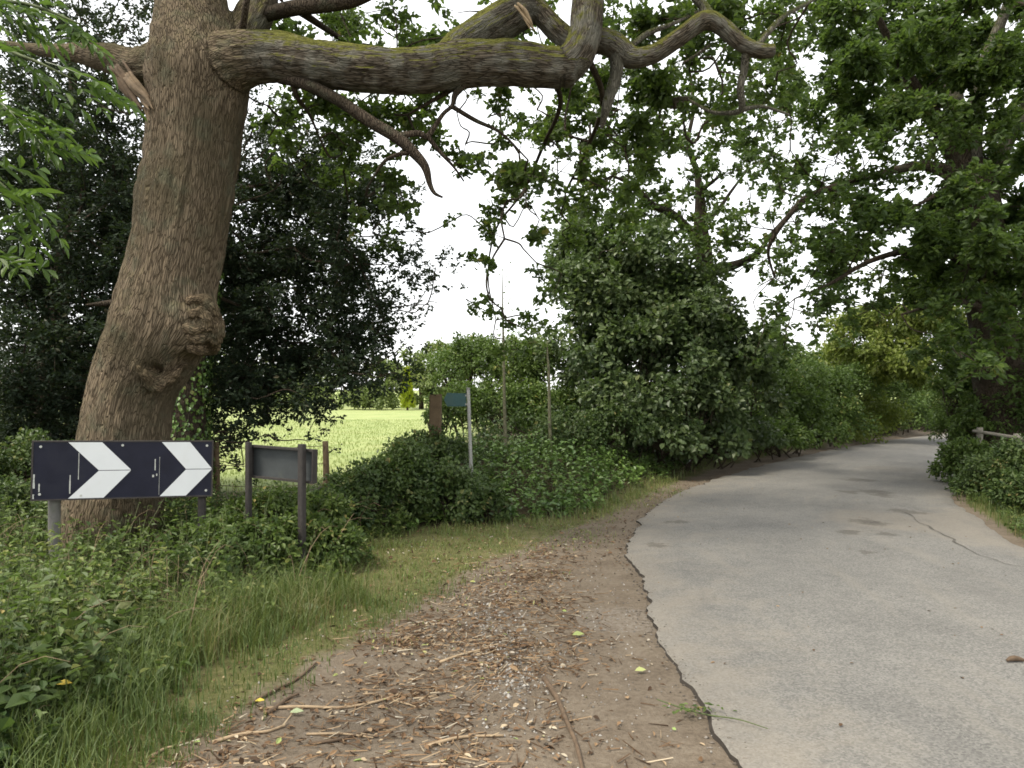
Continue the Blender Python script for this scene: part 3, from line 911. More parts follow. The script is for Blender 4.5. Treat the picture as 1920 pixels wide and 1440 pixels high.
G_OAK = ["02474011153898998", "07897610341667586", "25766446459796475", "55887636588886322", "35653245768863200", "33536046777630000",
         "00026015466300000", "00013003530000000", "00000012530000000", "00000022500000000", "00000002200000000"]
cl = grid_clumps(G_OAK, 480, 0, 60, 7.6, 10.6, 18, .098, .62, 2.3)
skp = np.vstack([catmull(b, 6)[:, :3] for b in oak_sk[1:] + tsk])
lf, tw = MB(), MB()
grow_boughs(tw, attach(skp, [c[0] for c in cl], .03))
crown_from(cl, lf, tw, 18, .098, OAK, wr=.62, spread=1.0)
oh = overhead((-1.2, 6.5, 8.8), (6.2, 6.5, 4.0), 170)
cl2 = [(c, 9, .75) for c in oh]
hi = np.vstack([catmull(b, 6)[:, :3] for b in oak_sk]); hi = hi[hi[:, 2] > 6.0]
grow_boughs(tw, attach(hi, oh, .05))
crown_from(cl2, lf, tw, 9, .13, KITE, wr=.6)
lf.build('crown', M['oak_leaf'], ob)
tw.build('twigs', M['dark_bark'], ob)

# ---- second oak behind the hazel
o2 = thing('oak_tree', 'slimmer oak with bare forking trunk standing up behind the big hazel bush', 'tree', (*P(1335, 860, 18)[:2], 0))
sk2 = skeleton([
    [(1345, 880, 18, 48), (1338, 700, 18, 42), (1330, 560, 18, 38), (1322, 500, 18, 34), (1314, 430, 18, 27), (1312, 370, 18, 19), (1306, 320, 18, 12), (1290, 270, 18.2, 9), (1300, 190, 18.6, 7), (1280, 60, 19, 4)],
    [(1318, 470, 18, 20), (1292, 430, 17.9, 15), (1260, 400, 17.7, 13), (1225, 385, 17.5, 11), (1190, 350, 17.2, 8), (1150, 330, 17, 5)],
    [(1325, 508, 18, 24), (1360, 502, 17.7, 20), (1395, 490, 17.5, 14), (1425, 470, 17.3, 11), (1445, 440, 17.2, 7), (1480, 400, 17, 5)],
    [(1316, 420, 18, 12), (1345, 395, 18.2, 9), (1370, 360, 18.4, 6), (1400, 320, 18.8, 4)],
    [(1311, 360, 18, 9), (1330, 345, 17.8, 8), (1350, 330, 17.6, 5)],
    [(1305, 300, 18, 8), (1260, 260, 17.6, 6), (1200, 230, 17, 4)],
])
tr = MB()
for b in sk2[:1]: tr.tube(b[:, :3], b[:, 3], 12, 6, .12)
tr.build('trunk', M['dark_bark'], o2, True)
for b in sk2[1:]:
    mb = MB(); mb.tube(b[:, :3], b[:, 3], 8, 6, .12); mb.build('branch', M['dark_bark'], o2, True)
G_O2 = ["00233343", "13455564", "14666543", "36765444", "35554454", "33002332"]
cl = grid_clumps(G_O2, 1020, 180, 60, 14.5, 19.5, 10, .12, .68, 2.2)
lf, tw = MB(), MB()
grow_boughs(tw, attach(np.vstack([catmull(b, 5)[:, :3] for b in sk2]), [c[0] for c in cl], .04))
crown_from(cl, lf, tw, 10, .12, OVAL, wr=.68)
oh = overhead((4.2, 18.5, 12.5), (5.5, 4.5, 4.5), 60)
crown_from([(c, 22, 1.4) for c in oh], lf, tw, 8, .15, KITE, wr=.65)
grow_boughs(tw, attach(np.vstack([catmull(b, 5)[:, :3] for b in sk2]), oh, .05))
lf.build('crown', M['oak_leaf_far'], o2)
tw.build('twigs', M['dark_bark'], o2)

# ---- many-stemmed tree on the right verge
o3 = thing('verge_tree', 'tall many-stemmed tree with dark trunk on the right verge, overhanging the lane', 'tree', (*P(1880, 860, 14)[:2], 0))
sk3 = skeleton([
    [(1895, 900, 14, 110), (1885, 800, 14, 95), (1868, 660, 14, 84), (1850, 520, 14, 80), (1835, 410, 14, 76), (1822, 345, 14, 74), (1815, 305, 14, 62)],
    [(1822, 345, 14, 50), (1795, 290, 14, 44), (1765, 240, 13.9, 38), (1730, 190, 13.7, 26), (1690, 120, 13.4, 18), (1640, 20, 13, 10)],
    [(1820, 335, 14, 46), (1800, 270, 14.1, 40), (1788, 200, 14.2, 36), (1785, 90, 14.4, 26), (1780, -40, 14.8, 16)],
    [(1828, 340, 14, 36), (1826, 270, 13.9, 30), (1832, 190, 13.8, 28), (1850, 110, 13.7, 24), (1885, 20, 13.5, 18), (1920, -90, 13.2, 10)],
    [(1838, 380, 14, 34), (1870, 310, 14, 28), (1895, 250, 14, 26), (1935, 180, 14, 20), (1990, 60, 14, 10)],
    [(1838, 350, 13.9, 30), (1790, 322, 13.7, 22), (1735, 311, 13.4, 19), (1690, 316, 13.2, 15), (1620, 334, 13, 14), (1550, 355, 12.8, 13), (1510, 372, 12.7, 12), (1475, 410, 12.7, 10), (1450, 445, 12.7, 9), (1440, 475, 12.8, 6), (1452, 520, 13, 4)],
    [(1735, 312, 13.4, 10), (1780, 345, 13.2, 8), (1700, 395, 12.9, 6), (1640, 420, 12.6, 4)],
    [(1850, 530, 14, 30), (1790, 480, 13.6, 20), (1710, 470, 13.1, 13), (1630, 490, 12.7, 9), (1560, 530, 12.4, 6), (1490, 560, 12.2, 3)],
    [(1860, 600, 14, 24), (1820, 570, 13.5, 14), (1760, 570, 13, 8), (1690, 590, 12.7, 4)],
])
tr = MB()
b = sk3[0]; tr.tube(b[:, :3], b[:, 3], 18, 8, .14)
tr.build('trunk', M['dark_bark'], o3, True)
for b in sk3[1:]:
    mb = MB(); mb.tube(b[:, :3], b[:, 3], 10, 6, .12); mb.build('branch', M['dark_bark'] if b[-1][1] < 13.01 else M['grey_bark'], o3, True)
G_R = ["005899999999", "014789999999", "035699999999", "247799988899", "024467547899", "015465589999", "013477999999", "002688999999", "004776998999", "016634776899", "014310066799", "000000055688"]
cl = grid_clumps(G_R, 1320, 0, 60, 11.2, 15.5, 10, .115, .6, 2.7)
lf, tw = MB(), MB()
grow_boughs(tw, attach(np.vstack([catmull(b, 5)[:, :3] for b in sk3[1:]]), [c[0] for c in cl], .04))
crown_from(cl, lf, tw, 10, .115, OVAL, wr=.6)
oh = overhead((7.6, 12.5, 9.5), (6.0, 6.5, 4.5), 95)
crown_from([(c, 14, 1.1) for c in oh], lf, tw, 8, .15, KITE, wr=.62)
grow_boughs(tw, attach(np.vstack([catmull(b, 5)[:, :3] for b in sk3]), oh, .05))
lf.build('crown', M['right_leaf'], o3)
tw.build('twigs', M['dark_bark'], o3)

# ---- dark evergreens behind the oak
def evergreen(label, trunk, rows, x0, y0, d0, d1, leafn, ivy=None, extra=()):
    root = thing('evergreen_tree', label, 'tree', (*P(trunk[0][0], trunk[0][1], trunk[0][2])[:2], 0))
    sk = skeleton([trunk])
    tr = MB(); b = sk[0]; tr.tube(b[:, :3], b[:, 3], 14, 6, .12)
    tr.build('trunk', M['dark_bark'], root, True)
    lf, tw = MB(), MB()
    cs = []
    for k in range(2):
        cs += grid_clumps(rows, x0, y0, 60, d0 + k * (d1 - d0) / 2, d0 + (k + 1) * (d1 - d0) / 2, 12, .075, .55, .5 * leafn)
    cs = [(c, n, w) for c, n, w in cs if c[2] > .15]
    pts = [c for c, n, w in cs] + [np.array(e) for e in extra]
    skp = catmull(b, 5)[:, :3]
    grow_boughs(tw, attach(skp, pts, .035), .06)
    cc, hh = [], []
    for c, n, w in cs:
        k = n
        q = c + R.normal(size=(k, 3)) * np.array([.36, .5, .36]) * w
        cc.append(q); hh.append(c + (q - c) * .5)
    for e in extra:
        q = np.array(e) + R.normal(size=(34, 3)) * .55
        cc.append(q); hh.append(np.array(e) + (q - np.array(e)) * .5)
    rosettes(lf, tw, np.vstack(cc), np.vstack(hh), 12, .075, KITE, wr=.55, flat=.35, spread=1.2, tw=.0025)
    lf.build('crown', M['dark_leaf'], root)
    tw.build('twigs', M['dark_bark'], root)
    return root, b
rowsL = ["56644", "67654", "66653", "78864", "88886", "99998", "87898", "86898", "99998", "97898", "99998", "99998", "99988", "99988", "88877", "77665"]
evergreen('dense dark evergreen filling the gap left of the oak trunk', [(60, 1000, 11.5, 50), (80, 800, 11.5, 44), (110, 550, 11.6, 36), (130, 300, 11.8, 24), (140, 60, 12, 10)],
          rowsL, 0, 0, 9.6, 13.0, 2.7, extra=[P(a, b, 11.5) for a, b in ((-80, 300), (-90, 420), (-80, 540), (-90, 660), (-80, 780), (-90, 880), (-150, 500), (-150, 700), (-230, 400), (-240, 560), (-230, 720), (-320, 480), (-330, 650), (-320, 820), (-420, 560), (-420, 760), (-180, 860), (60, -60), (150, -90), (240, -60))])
rowsR = ["0002232200", "0005776300", "0508998500", "0758999960", "0859998630", "0899999863", "0899989841", "0899989940", "0899997400", "0898730000", "0763100000", "0310000000"]
rowsR = [r[1:] + '0' if i < 8 else r for i, r in enumerate(rowsR)]
ev, evb = evergreen('dark evergreen with ivied trunk hanging over the field edge right of the oak trunk', [(350, 940, 9.3, 92), (347, 800, 9.3, 78), (352, 660, 9.4, 70), (372, 540, 9.6, 60), (400, 440, 10, 44), (425, 370, 10.6, 26), (450, 300, 11.2, 8)],
          rowsR, 300, 180, 9.7, 13.2, 2.2)
# ivy round its trunk
mb = MB()
C = catmull(evb, 30); N = 3400
k = R.integers(0, int(len(C) * .55), N); th = R.uniform(0, 2 * np.pi, N)
d = np.stack([np.cos(th), np.sin(th), np.zeros(N)], 1)
pos = C[k, :3] + d * (C[k, 3:4] + R.uniform(.0, .07, (N, 1))) + R.normal(size=(N, 3)) * .015
ln = R.uniform(.030, .060, N)
leaves(mb, pos, unit(np.array([0, 0, -1.0]) + rdir(N) * .6), d + rdir(N) * .35, ln, ln * .95, OVAL, R.random(N) * .95)
mb.build('ivy', M['ivy_leaf'], ev)

# ------------------------------------------------------------------ shrubs
def shrub(name, label, cat, blobs, nleaf, L, leafm, tmpl=OVAL, wr=.62, sub=.34, nsub=26, stems=True, group=None, flat=.45, shoots=10, stemm=None):
    """blobs: (px,py,D,rx_px,ry_px[,depth factor])"""
    B = []
    for q in blobs:
        px, py, D, rx, ry = q[:5]
        dz = q[5] if len(q) > 5 else 1.0
        B.append((P(px, py, D), np.array([rx / F * D, rx / F * D * dz, ry / F * D])))
    base = np.mean([b[0] for b in B], 0)
    base[2] = 0
    gzb = float(gz(np.array([base[0]]), np.array([base[1]]))[0])
    base[2] = gzb
    root = thing(name, label, cat, tuple(base), group)
    lf, st = MB(), MB()
    vol = np.array([np.prod(b[1]) ** (2 / 3) for b in B]); vol = vol / vol.sum()
    for (c, r), wv in zip(B, vol):
        # lumps over each blob's skin
        d = rdir(nsub); d[:, 2] = np.where(d[:, 2] < -.35, -d[:, 2], d[:, 2])
        rr = R.uniform(.60, 1.12, (nsub, 1))
        hub = c + d * r * rr
        sr = sub * r.mean() * R.uniform(.6, 1.25, nsub)
        n = max(nsub, int(nleaf * wv))
        k = R.integers(0, nsub, n)
        dd = rdir(n)
        pos = hub[k] + dd * (sr[k] * R.random(n) ** .45)[:, None]
        keep = pos[:, 2] > gz(pos[:, 0], pos[:, 1]) + .03
        pos, dd, k = pos[keep], dd[keep], k[keep]; n = len(pos)
        out = unit(pos - c)
        axis = unit(out * .5 + dd * .3 + rdir(n) * .8 + np.array([0, 0, -.35]))
        nrm = unit(np.array([0, 0, 1.0]) * flat + out * .35 + rdir(n) * .5)
        ln = L * R.uniform(.6, 1.2, n)
        tin = np.clip(R.random(nsub)[k] * .45 + R.random(n) * .55, 0, 1)
        leaves(lf, pos, axis, nrm, ln, ln * wr, tmpl, tin)
        sticks(st, np.repeat((c - np.array([0, 0, r[2] * .5]))[None], nsub, 0) + R.normal(size=(nsub, 3)) * r * .15, hub, .012, .004)
        # long shoots breaking the outline
        for s in range(shoots):
            h = hub[R.integers(nsub)]
            dr = unit((h - c) / r * .7 + np.array([0, 0, .8]) + R.normal(size=3) * .45)
            Ls = R.uniform(.25, .6) * r.mean()
            m = max(5, int(Ls / (L * .28)))
            tt = np.linspace(.1, 1, m)[:, None]
            q = h + dr * Ls * tt + np.array([0, 0, -.15]) * Ls * tt ** 2
            sticks(st, h[None], q[-1][None], .006, .002)
            ln = L * R.uniform(.55, 1, m)
            leaves(lf, q, rdir(m) + dr * .5, rdir(m) * .5 + np.array([0, 0, .6]), ln, ln * wr, tmpl, R.random(m) * .9)
    if stems:
        for c, r in B:
            for _ in range(3):
                p0 = np.array([c[0], c[1], 0]) * .6 + base * .4 + np.array([R.normal() * .2, R.normal() * .2, 0]); p0[2] = float(gz(p0[:1], p0[1:2])[0]) - .05
                p1 = c + R.normal(size=3) * r * .35
                mid = (p0 + p1) / 2 + R.normal(size=3) * .1 * np.linalg.norm(p1 - p0)
                st.tube([p0, mid, p1], [.020, .015, .008], 6, 4)
    lf.build('foliage', leafm, root)
    st.build('stems', stemm or M['dark_bark'], root)
    return root

shrub('hazel_bush', 'big rounded mid-green hazel bush at the inside of the bend', 'bush',
      [(1120, 570, 16, 90, 110), (1200, 530, 16.6, 100, 90), (1290, 600, 16.2, 105, 85), (1110, 690, 15.6, 85, 75), (1220, 680, 15.2, 110, 85), (1340, 670, 15.8, 90, 80), (1180, 765, 15, 95, 60), (1300, 770, 15, 100, 60), (1395, 740, 16.6, 60, 70), (1090, 480, 16.6, 55, 60), (1190, 620, 16.2, 115, 75), (1280, 680, 16.4, 110, 80), (1240, 828, 14.4, 65, 36), (1325, 830, 15.2, 65, 36), (1400, 825, 16.6, 60, 36)],
      52000, .135, M['hazel_leaf'], OVAL, .72, .36, 30, shoots=26)
shrub('hawthorn_bush', 'pale-topped hawthorn thicket behind the footpath fingerpost', 'bush',
      [(842, 700, 18, 48, 42), (885, 680, 17, 55, 48), (950, 690, 16.5, 65, 55), (1020, 690, 16.5, 55, 55), (870, 765, 16, 65, 50), (940, 770, 15.5, 70, 55), (1020, 780, 15.5, 60, 60), (830, 790, 14.5, 35, 35)],
      22000, .08, M['hedge_leaf'], KITE, .7, .36, 26)
shrub('dark_bush', 'shadowy low bush under the hazel beside the thin saplings', 'bush',
      [(980, 820, 13.6, 75, 45), (1070, 820, 13.8, 70, 50), (1150, 810, 14, 60, 45), (1240, 815, 14.4, 60, 40)], 7000, .075, M['bramble_leaf'], OVAL, .7, .4, 22)
shrub('bramble_bush', 'sprawling dark bramble mound right of the grey sign, before the field', 'bush',
      [(690, 930, 9.0, 62, 62), (765, 915, 9.4, 70, 66), (845, 935, 9.4, 68, 60), (900, 955, 9.4, 48, 45), (775, 862, 10.8, 50, 40), (650, 930, 9.4, 45, 40), (820, 865, 10.9, 50, 45), (640, 960, 8.6, 45, 40)],
      24000, .062, M['bramble_leaf'], OVAL, .7, .4, 26, shoots=12)
shrub('bramble_bush', 'low bramble scrub behind the chevron board at the far left', 'bush',
      [(20, 950, 8.2, 70, 60), (-80, 920, 8.4, 80, 80), (110, 980, 7.9, 55, 45), (60, 880, 9.2, 70, 60)], 8000, .062, M['bramble_leaf'], OVAL, .7, .4, 26)
shrub('bramble_bush', 'loose bramble and dead stems around the posts of the grey sign', 'bush',
      [(450, 985, 7.4, 55, 45), (525, 960, 7.3, 55, 45), (600, 970, 7.6, 52, 48), (420, 1020, 6.6, 50, 40), (560, 1010, 6.9, 55, 40), (640, 1030, 6.9, 45, 38), (500, 1015, 6.5, 50, 42)], 10000, .055, M['weed_leaf'], OVAL, .62, .42, 24, shoots=16)
# hedge along the left side of the lane
hed = [('rounded hedge bush right of the hazel, at the lane edge', [(1450, 770, 19.5, 70, 60), (1430, 700, 20, 60, 60), (1500, 800, 20, 55, 45), (1400, 815, 17.6, 55, 45), (1450, 830, 18.6, 60, 35), (1490, 740, 21, 60, 60)], 'hedge_leaf'),
       ('bright-topped hedge bush in the middle of the roadside row', [(1530, 740, 23, 65, 60), (1560, 790, 23, 55, 45), (1490, 700, 24, 60, 50), (1520, 815, 22, 60, 30), (1580, 740, 24, 55, 50)], 'hedge_leaf'),
       ('hedge bush with red-tinged shoots above it further along the lane', [(1610, 745, 26, 60, 55), (1640, 790, 26, 50, 38), (1570, 700, 28, 60, 50), (1600, 805, 25, 55, 28), (1640, 700, 29, 55, 45)], 'light_leaf'),
       ('last hedge bush where the lane bends out of sight', [(1680, 755, 29, 50, 50), (1742, 788, 32.5, 36, 30), (1705, 785, 30, 40, 35), (1650, 720, 31, 55, 45), (1670, 800, 28, 45, 22), (1720, 740, 32, 45, 50)], 'hedge_leaf')]
for lab, bl, mt in hed:
    shrub('hedge_bush', lab, 'bush', bl, 15000, .12, M[mt], OVAL, .62, .36, 26, group='hedge along the left of the lane')
shrub('hedge_bush', 'dark hedge closing the view beyond the bend', 'bush', [(1760, 760, 36, 60, 45), (1830, 740, 37, 70, 60), (1700, 730, 38, 60, 50), (1900, 740, 36, 70, 60), (1740, 790, 35, 50, 25), (1800, 790, 35, 60, 30)], 14000, .17, M['hedge_leaf'], OVAL, .62, .36, 26)
shrub('hedge_bush', 'dark hedge glimpsed low down behind the big hazel', 'bush', [(1060, 780, 20, 70, 60), (1160, 790, 20, 80, 60), (1260, 790, 20.5, 80, 60), (1350, 780, 21, 70, 60), (960, 790, 19.5, 70, 45)], 14000, .11, M['bramble_leaf'], OVAL, .65, .4, 26)
# right verge
shrub('verge_bush', 'upright bush on the right verge where the lane narrows', 'bush',
      [(1797, 820, 14.6, 36, 60), (1825, 870, 13.2, 45, 48), (1792, 750, 15.2, 42, 44), (1850, 800, 14, 50, 55), (1800, 885, 13.4, 36, 32), (1830, 730, 15.4, 50, 50)], 17000, .075, M['hedge_leaf'], OVAL, .6, .4, 26, shoots=14)
shrub('verge_bush', 'dark leafy bush beneath the right-hand tree behind the rail', 'bush',
      [(1900, 690, 14.5, 70, 70), (1960, 760, 13.5, 80, 80), (1850, 640, 15.5, 55, 50), (1890, 790, 14.8, 60, 50), (1980, 620, 14, 80, 80), (1840, 720, 16, 60, 60)], 20000, .09, M['right_leaf'], OVAL, .6, .38, 26)
shrub('verge_bush', 'low bushy growth in front of the wooden rail on the right', 'bush',
      [(1870, 900, 11.8, 60, 42), (1940, 880, 10.8, 65, 50), (1830, 920, 12.2, 42, 34), (1910, 930, 10.2, 50, 36)], 14000, .062, M['bramble_leaf'], OVAL, .62, .42, 26)

def tree(name, label, trunk, blobs, nleaf, L, leafm, wr=.65, sub=.34, nsub=26, tmpl=KITE, flat=.45, group=None):
    root = thing(name, label, 'tree', (*P(*trunk[0][:3])[:2], 0), group)
    sk = skeleton([trunk])[0]
    sk[0, 2] = float(gz(sk[:1, 0], sk[:1, 1])[0]) - .1
    tr = MB(); tr.tube(sk[:, :3], sk[:, 3], 10, 5, .1); tr.build('trunk', M['dark_bark'], root, True)
    lf, tw = MB(), MB()
    hubs = []
    for q in blobs:
        px, py, D, rx, ry = q
        c = P(px, py, D); r = np.array([rx, rx, ry]) / F * D
        d = rdir(nsub); hub = c + d * r * R.uniform(.55, 1.0, (nsub, 1))
        hubs.append(c)
        sticks(tw, np.repeat(c[None], nsub, 0), hub, .02, .008)
        n = int(nleaf * rx * ry / sum(b[3] * b[4] for b in blobs))
        k = R.integers(0, nsub, n); sr = sub * r.mean() * R.uniform(.6, 1.3, nsub)
        dd = rdir(n)
        pos = hub[k] + dd * (sr[k] * R.random(n) ** .45)[:, None] * np.array([1, 1, .8])
        ln = L * R.uniform(.6, 1.2, n)
        out = unit(pos - c)
        leaves(lf, pos, unit(out * .5 + rdir(n) * .7 + np.array([0, 0, -.5])), unit(np.array([0, 0, 1.0]) * flat + out * .3 + rdir(n) * .5), ln, ln * wr, tmpl,
               np.clip(R.random(nsub)[k] * .5 + R.random(n) * .5, 0, 1))
    grow_boughs(tw, attach(catmull(sk, 4)[:, :3], hubs, .12), .08)
    lf.build('crown', leafm, root); tw.build('twigs', M['dark_bark'], root)
    return root

tree('lime_tree', 'light green drooping tree over the far bend, left of the dark trunk', [(1800, 800, 24.5, 40), (1790, 700, 24.5, 34), (1760, 600, 24.5, 26), (1740, 540, 24.5, 10)],
     [(1600, 630, 25, 62, 48), (1670, 590, 24.5, 70, 55), (1750, 570, 24, 75, 60), (1820, 590, 24, 70, 65), (1660, 670, 24, 80, 42), (1750, 670, 23, 85, 48), (1840, 690, 23, 60, 50), (1570, 680, 27, 50, 30)],
     26000, .15, M['light_leaf'], .6, .36, 30, OVAL)
# beyond the field
far = [('tall pale green far tree just right of the dark evergreen', [(790, 768, 82, 10), (790, 720, 82, 8), (790, 680, 82, 4)], [(770, 690, 82, 40, 40), (815, 680, 82, 40, 42), (790, 720, 80, 50, 35)], 'far_leaf'),
       ('far rounded tree behind the fingerpost thicket', [(880, 765, 86, 10), (880, 710, 86, 8), (880, 670, 86, 4)], [(860, 675, 86, 40, 38), (905, 670, 86, 42, 38), (880, 710, 85, 55, 35)], 'far_leaf'),
       ('far tree seen above the thicket beside the hazel', [(975, 765, 90, 10), (975, 710, 90, 8), (975, 660, 90, 4)], [(955, 670, 90, 45, 38), (1000, 665, 90, 42, 38), (975, 710, 90, 50, 35)], 'far_leaf'),
       ('grey-green rounded tree at the back of the field under the evergreen', [(715, 768, 88, 8), (715, 730, 88, 6), (712, 690, 88, 3)], [(715, 705, 88, 32, 34), (735, 735, 87, 30, 26), (690, 740, 88, 32, 24)], 'far_leaf'),
       ('far dark tree at the left end of the field edge', [(560, 768, 92, 10), (560, 720, 92, 8), (560, 680, 92, 4)], [(540, 690, 92, 50, 45), (600, 700, 92, 45, 40), (570, 730, 90, 60, 30)], 'far_leaf'),
       ('far tree behind the dark evergreen, above the field', [(450, 768, 95, 10), (450, 720, 95, 8), (450, 680, 95, 4)], [(430, 690, 95, 55, 50), (490, 700, 95, 50, 40), (380, 710, 95, 50, 40)], 'far_leaf')]
for lab, trk, bl, mt in far:
    tree('field_tree', lab, trk, bl, 5000, .42, M[mt], group='trees beyond the field')
for lab, bl in (('clipped pale bush at the field edge, left of the golden conifer', [(700, 748, 78, 40, 22), (665, 752, 79, 30, 18)]),
                ('low dark hedge bush at the left of the field edge', [(600, 750, 84, 40, 20), (540, 752, 84, 40, 18), (470, 752, 84, 45, 18)]),
                ('far field bush hidden partly by the leaning fingerpost', [(815, 745, 80, 30, 24), (845, 748, 80, 26, 20)])):
    shrub('field_bush', lab, 'bush', bl, 3500, .35, M['far_leaf'], KITE, .7, .4, 22, group='bushes at the field edge', shoots=2)
# golden conifer
root = thing('golden_conifer', 'small bright yellow conical conifer at the far edge of the field', 'tree', (*P(764, 768, 76)[:2], 0))
mb = MB(); mb.tube([P(764, 772, 76), P(764, 735, 76), P(763, 694, 76)], [.12, .08, .02], 8, 4); mb.build('trunk', M['dark_bark'], root)
mb = MB(); N = 3200
tt = R.random(N) ** .8; th = R.uniform(0, 2 * np.pi, N)
top, bot = P(763, 690, 76), P(765, 764, 76)
rr = (.08 + 1.15 * tt * (1 - .35 * tt)) * (.70 + .25 * np.sin(th * 5 + tt * 22) + .3 * vnoise(np.column_stack([np.cos(th) * 2, np.sin(th) * 2, tt * 9]))) * R.uniform(.6, 1, N)
pos = top + (bot - top) * tt[:, None] + np.stack([np.cos(th) * rr, np.sin(th) * rr, R.normal(size=N) * .08], 1)
leaves(mb, pos, np.stack([np.cos(th), np.sin(th), np.full(N, .9)], 1) + rdir(N) * .5, rdir(N), R.uniform(.18, .34, N), R.uniform(.08, .14, N), KITE, R.random(N))
mb.build('crown', M['yellow_leaf'], root)

# thin saplings by the footpath
for px, top, w, D, lab in ((946, 500, 7, 12.6, 'taller of the two thin bare sapling stems beside the footpath sign'), (1030, 640, 7, 12.9, 'shorter thin sapling stem standing in front of the dark bush')):
    root = thing('sapling', lab, 'tree', (*P(px, 900, D)[:2], 0))
    mb = MB()
    pts = [np.array([*P(px + 5, 900, D)[:2], .1]), P(px + 1, 800, D), P(px - 1, 700, D), P(px - 3, (700 + top) / 2, D), P(px - 4, top, D)]
    mb.tube(pts, [w / 2 / F * D, w / 2 / F * D * .9, w / 2 / F * D * .7, w / 2 / F * D * .5, .004], 8, 5)
    mb.build('trunk', M['sapling'], root, True)
    lf = MB(); N = 46
    tt = R.uniform(.45, 1, N)[:, None]
    q = pts[1] + (pts[-1] - pts[1]) * tt + R.normal(size=(N, 3)) * .09
    leaves(lf, q, rdir(N), rdir(N) * .4 + np.array([0, 0, .6]), R.uniform(.05, .09, N), R.uniform(.03, .05, N), OVAL, R.random(N) * .9)
    lf.build('crown', M['hedge_leaf'], root)

# ---- near ash spray at the top left
ash = thing('ash_tree', 'young ash reaching bright compound leaves into the top left corner', 'tree', (-3.6, 2.6, 0))
mb = MB(); mb.tube([(-3.6, 2.6, -.1), (-3.55, 2.62, 1.2), (-3.4, 2.7, 2.4), (-3.2, 2.8, 3.6), (-3.1, 2.8, 5.0)], [.06, .05, .042, .03, .012], 10, 5, .1)
mb.build('trunk', M['grey_bark'], ash, True)
ab = [[(-3.22, 2.78, 3.4), P(-60, -10, 3.0), P(60, 10, 3.0), P(150, 45, 2.95)],
      [(-3.3, 2.75, 2.9), P(-80, 80, 2.9), P(40, 105, 2.85), P(140, 150, 2.85)],
      [(-3.38, 2.7, 2.6), P(-90, 190, 2.8), P(20, 210, 2.75), P(90, 265, 2.75)],
      [(-3.4, 2.7, 2.4), P(-120, 290, 2.8), P(-20, 330, 2.75), P(40, 380, 2.75)],
      [(-3.42, 2.68, 2.2), P(-160, 420, 2.9), P(-70, 450, 2.9), P(-20, 470, 2.9)]]
# one compound ash leaf: a stalk with paired leaflets
def ash_leaf(seed, npair):
    m = MB(); L = .26
    t = np.linspace(.3, .92, npair)
    st = np.array([[0, a * L, -.10 * L * a * a] for a in np.linspace(0, 1, 5)])
    m.tube(st, [.0022, .002, .0017, .0013, .0008], 4, 2)
    pos, axs = [], []
    for a in t:
        for s in (-1, 1):
            pos.append((0, a * L, -.10 * L * a * a)); axs.append((s * R.uniform(.8, 1.0), R.uniform(.55, .85), R.uniform(-.35, -.05)))
    pos.append((0, L, -.10 * L)); axs.append((R.uniform(-.2, .2), 1, -.35))
    n = len(pos); ln = R.uniform(.072, .098, n)
    leaves(m, np.array(pos), np.array(axs), np.array([0, 0, 1.0]) + R.normal(size=(n, 3)) * .25, ln, ln * .36, LANCE, R.random(n) * .9)
    return mesh_np('leaf', np.vstack(m.v), m.f, False, {'tint': np.concatenate(m.at)})
ash_meshes = [ash_leaf(i, k) for i, k in enumerate((4, 4, 5, 3))]
for me in ash_meshes: me.materials.append(M['ash_leaf'])
first = True
for bi, b in enumerate(ab):
    b = [np.array(q, float) for q in b]
    mb = MB(); mb.tube(b, [.016, .010, .007, .003], 7, 6, .1)
    br = mb.build('branch', M['green_stem'], ash, True)
    C = catmull(b, 12)
    for k in range(20 if bi < 4 else 11):
        i = R.integers(int(len(C) * .12), len(C))
        p = C[i] + R.normal(size=3) * .02
        T = C[min(i + 1, len(C) - 1)] - C[i - 1]
        ang = math.atan2(T[1], T[0]) - math.pi / 2 + R.normal() * .8
        lo = bpy.data.objects.new('leaf', ash_meshes[R.integers(len(ash_meshes))])
        COL.objects.link(lo); lo.parent = br
        lo.location = p - ORG[ash.name]
        lo.rotation_euler = (R.uniform(-.85, .05), R.normal() * .4, ang)
        s = R.uniform(.62, .98); lo.scale = (s, s, s)

# ------------------------------------------------------------------ signs and posts
UP = np.array([0, 0, 1.0])
M['navy'] = plain_mat('navy_sheet', (.009, .010, .022), .45, .3, 6, dirt=(.014, .015, .022), spec=.25)
M['white'] = plain_mat('white_sheet', (.62, .64, .65), .6, .05, 5, dirt=(.54, .55, .54))
M['scratch'] = plain_mat('scratched_metal', (.42, .43, .40), .5, .3, 40)
M['post_grey'] = plain_mat('weathered_post', (.125, .12, .11), .8, .35, 20, dirt=(.06, .07, .04))
M['post_dark'] = plain_mat('dark_post', (.036, .031, .028), .75, .35, 20)
M['sign_back'] = plain_mat('grey_sign_back', (.048, .054, .055), .6, .2, 8, dirt=(.07, .075, .06))
M['steel'] = plain_mat('dull_steel', (.30, .30, .28), .55, .2, 20, .3, dirt=(.14, .15, .10))
M['wood_post'] = plain_mat('brown_post', (.125, .088, .050), .9, .35, 9, dirt=(.08, .07, .04))
M['rail'] = plain_mat('grey_rail', (.22, .20, .165), .9, .3, 9, dirt=(.12, .13, .08))
M['sign_green'] = plain_mat('green_sheet', (.035, .085, .085), .5, .25, 12, dirt=(.05, .075, .06))
M['wire'] = plain_mat('rusty_wire', (.10, .07, .05), .8, .3, 30)

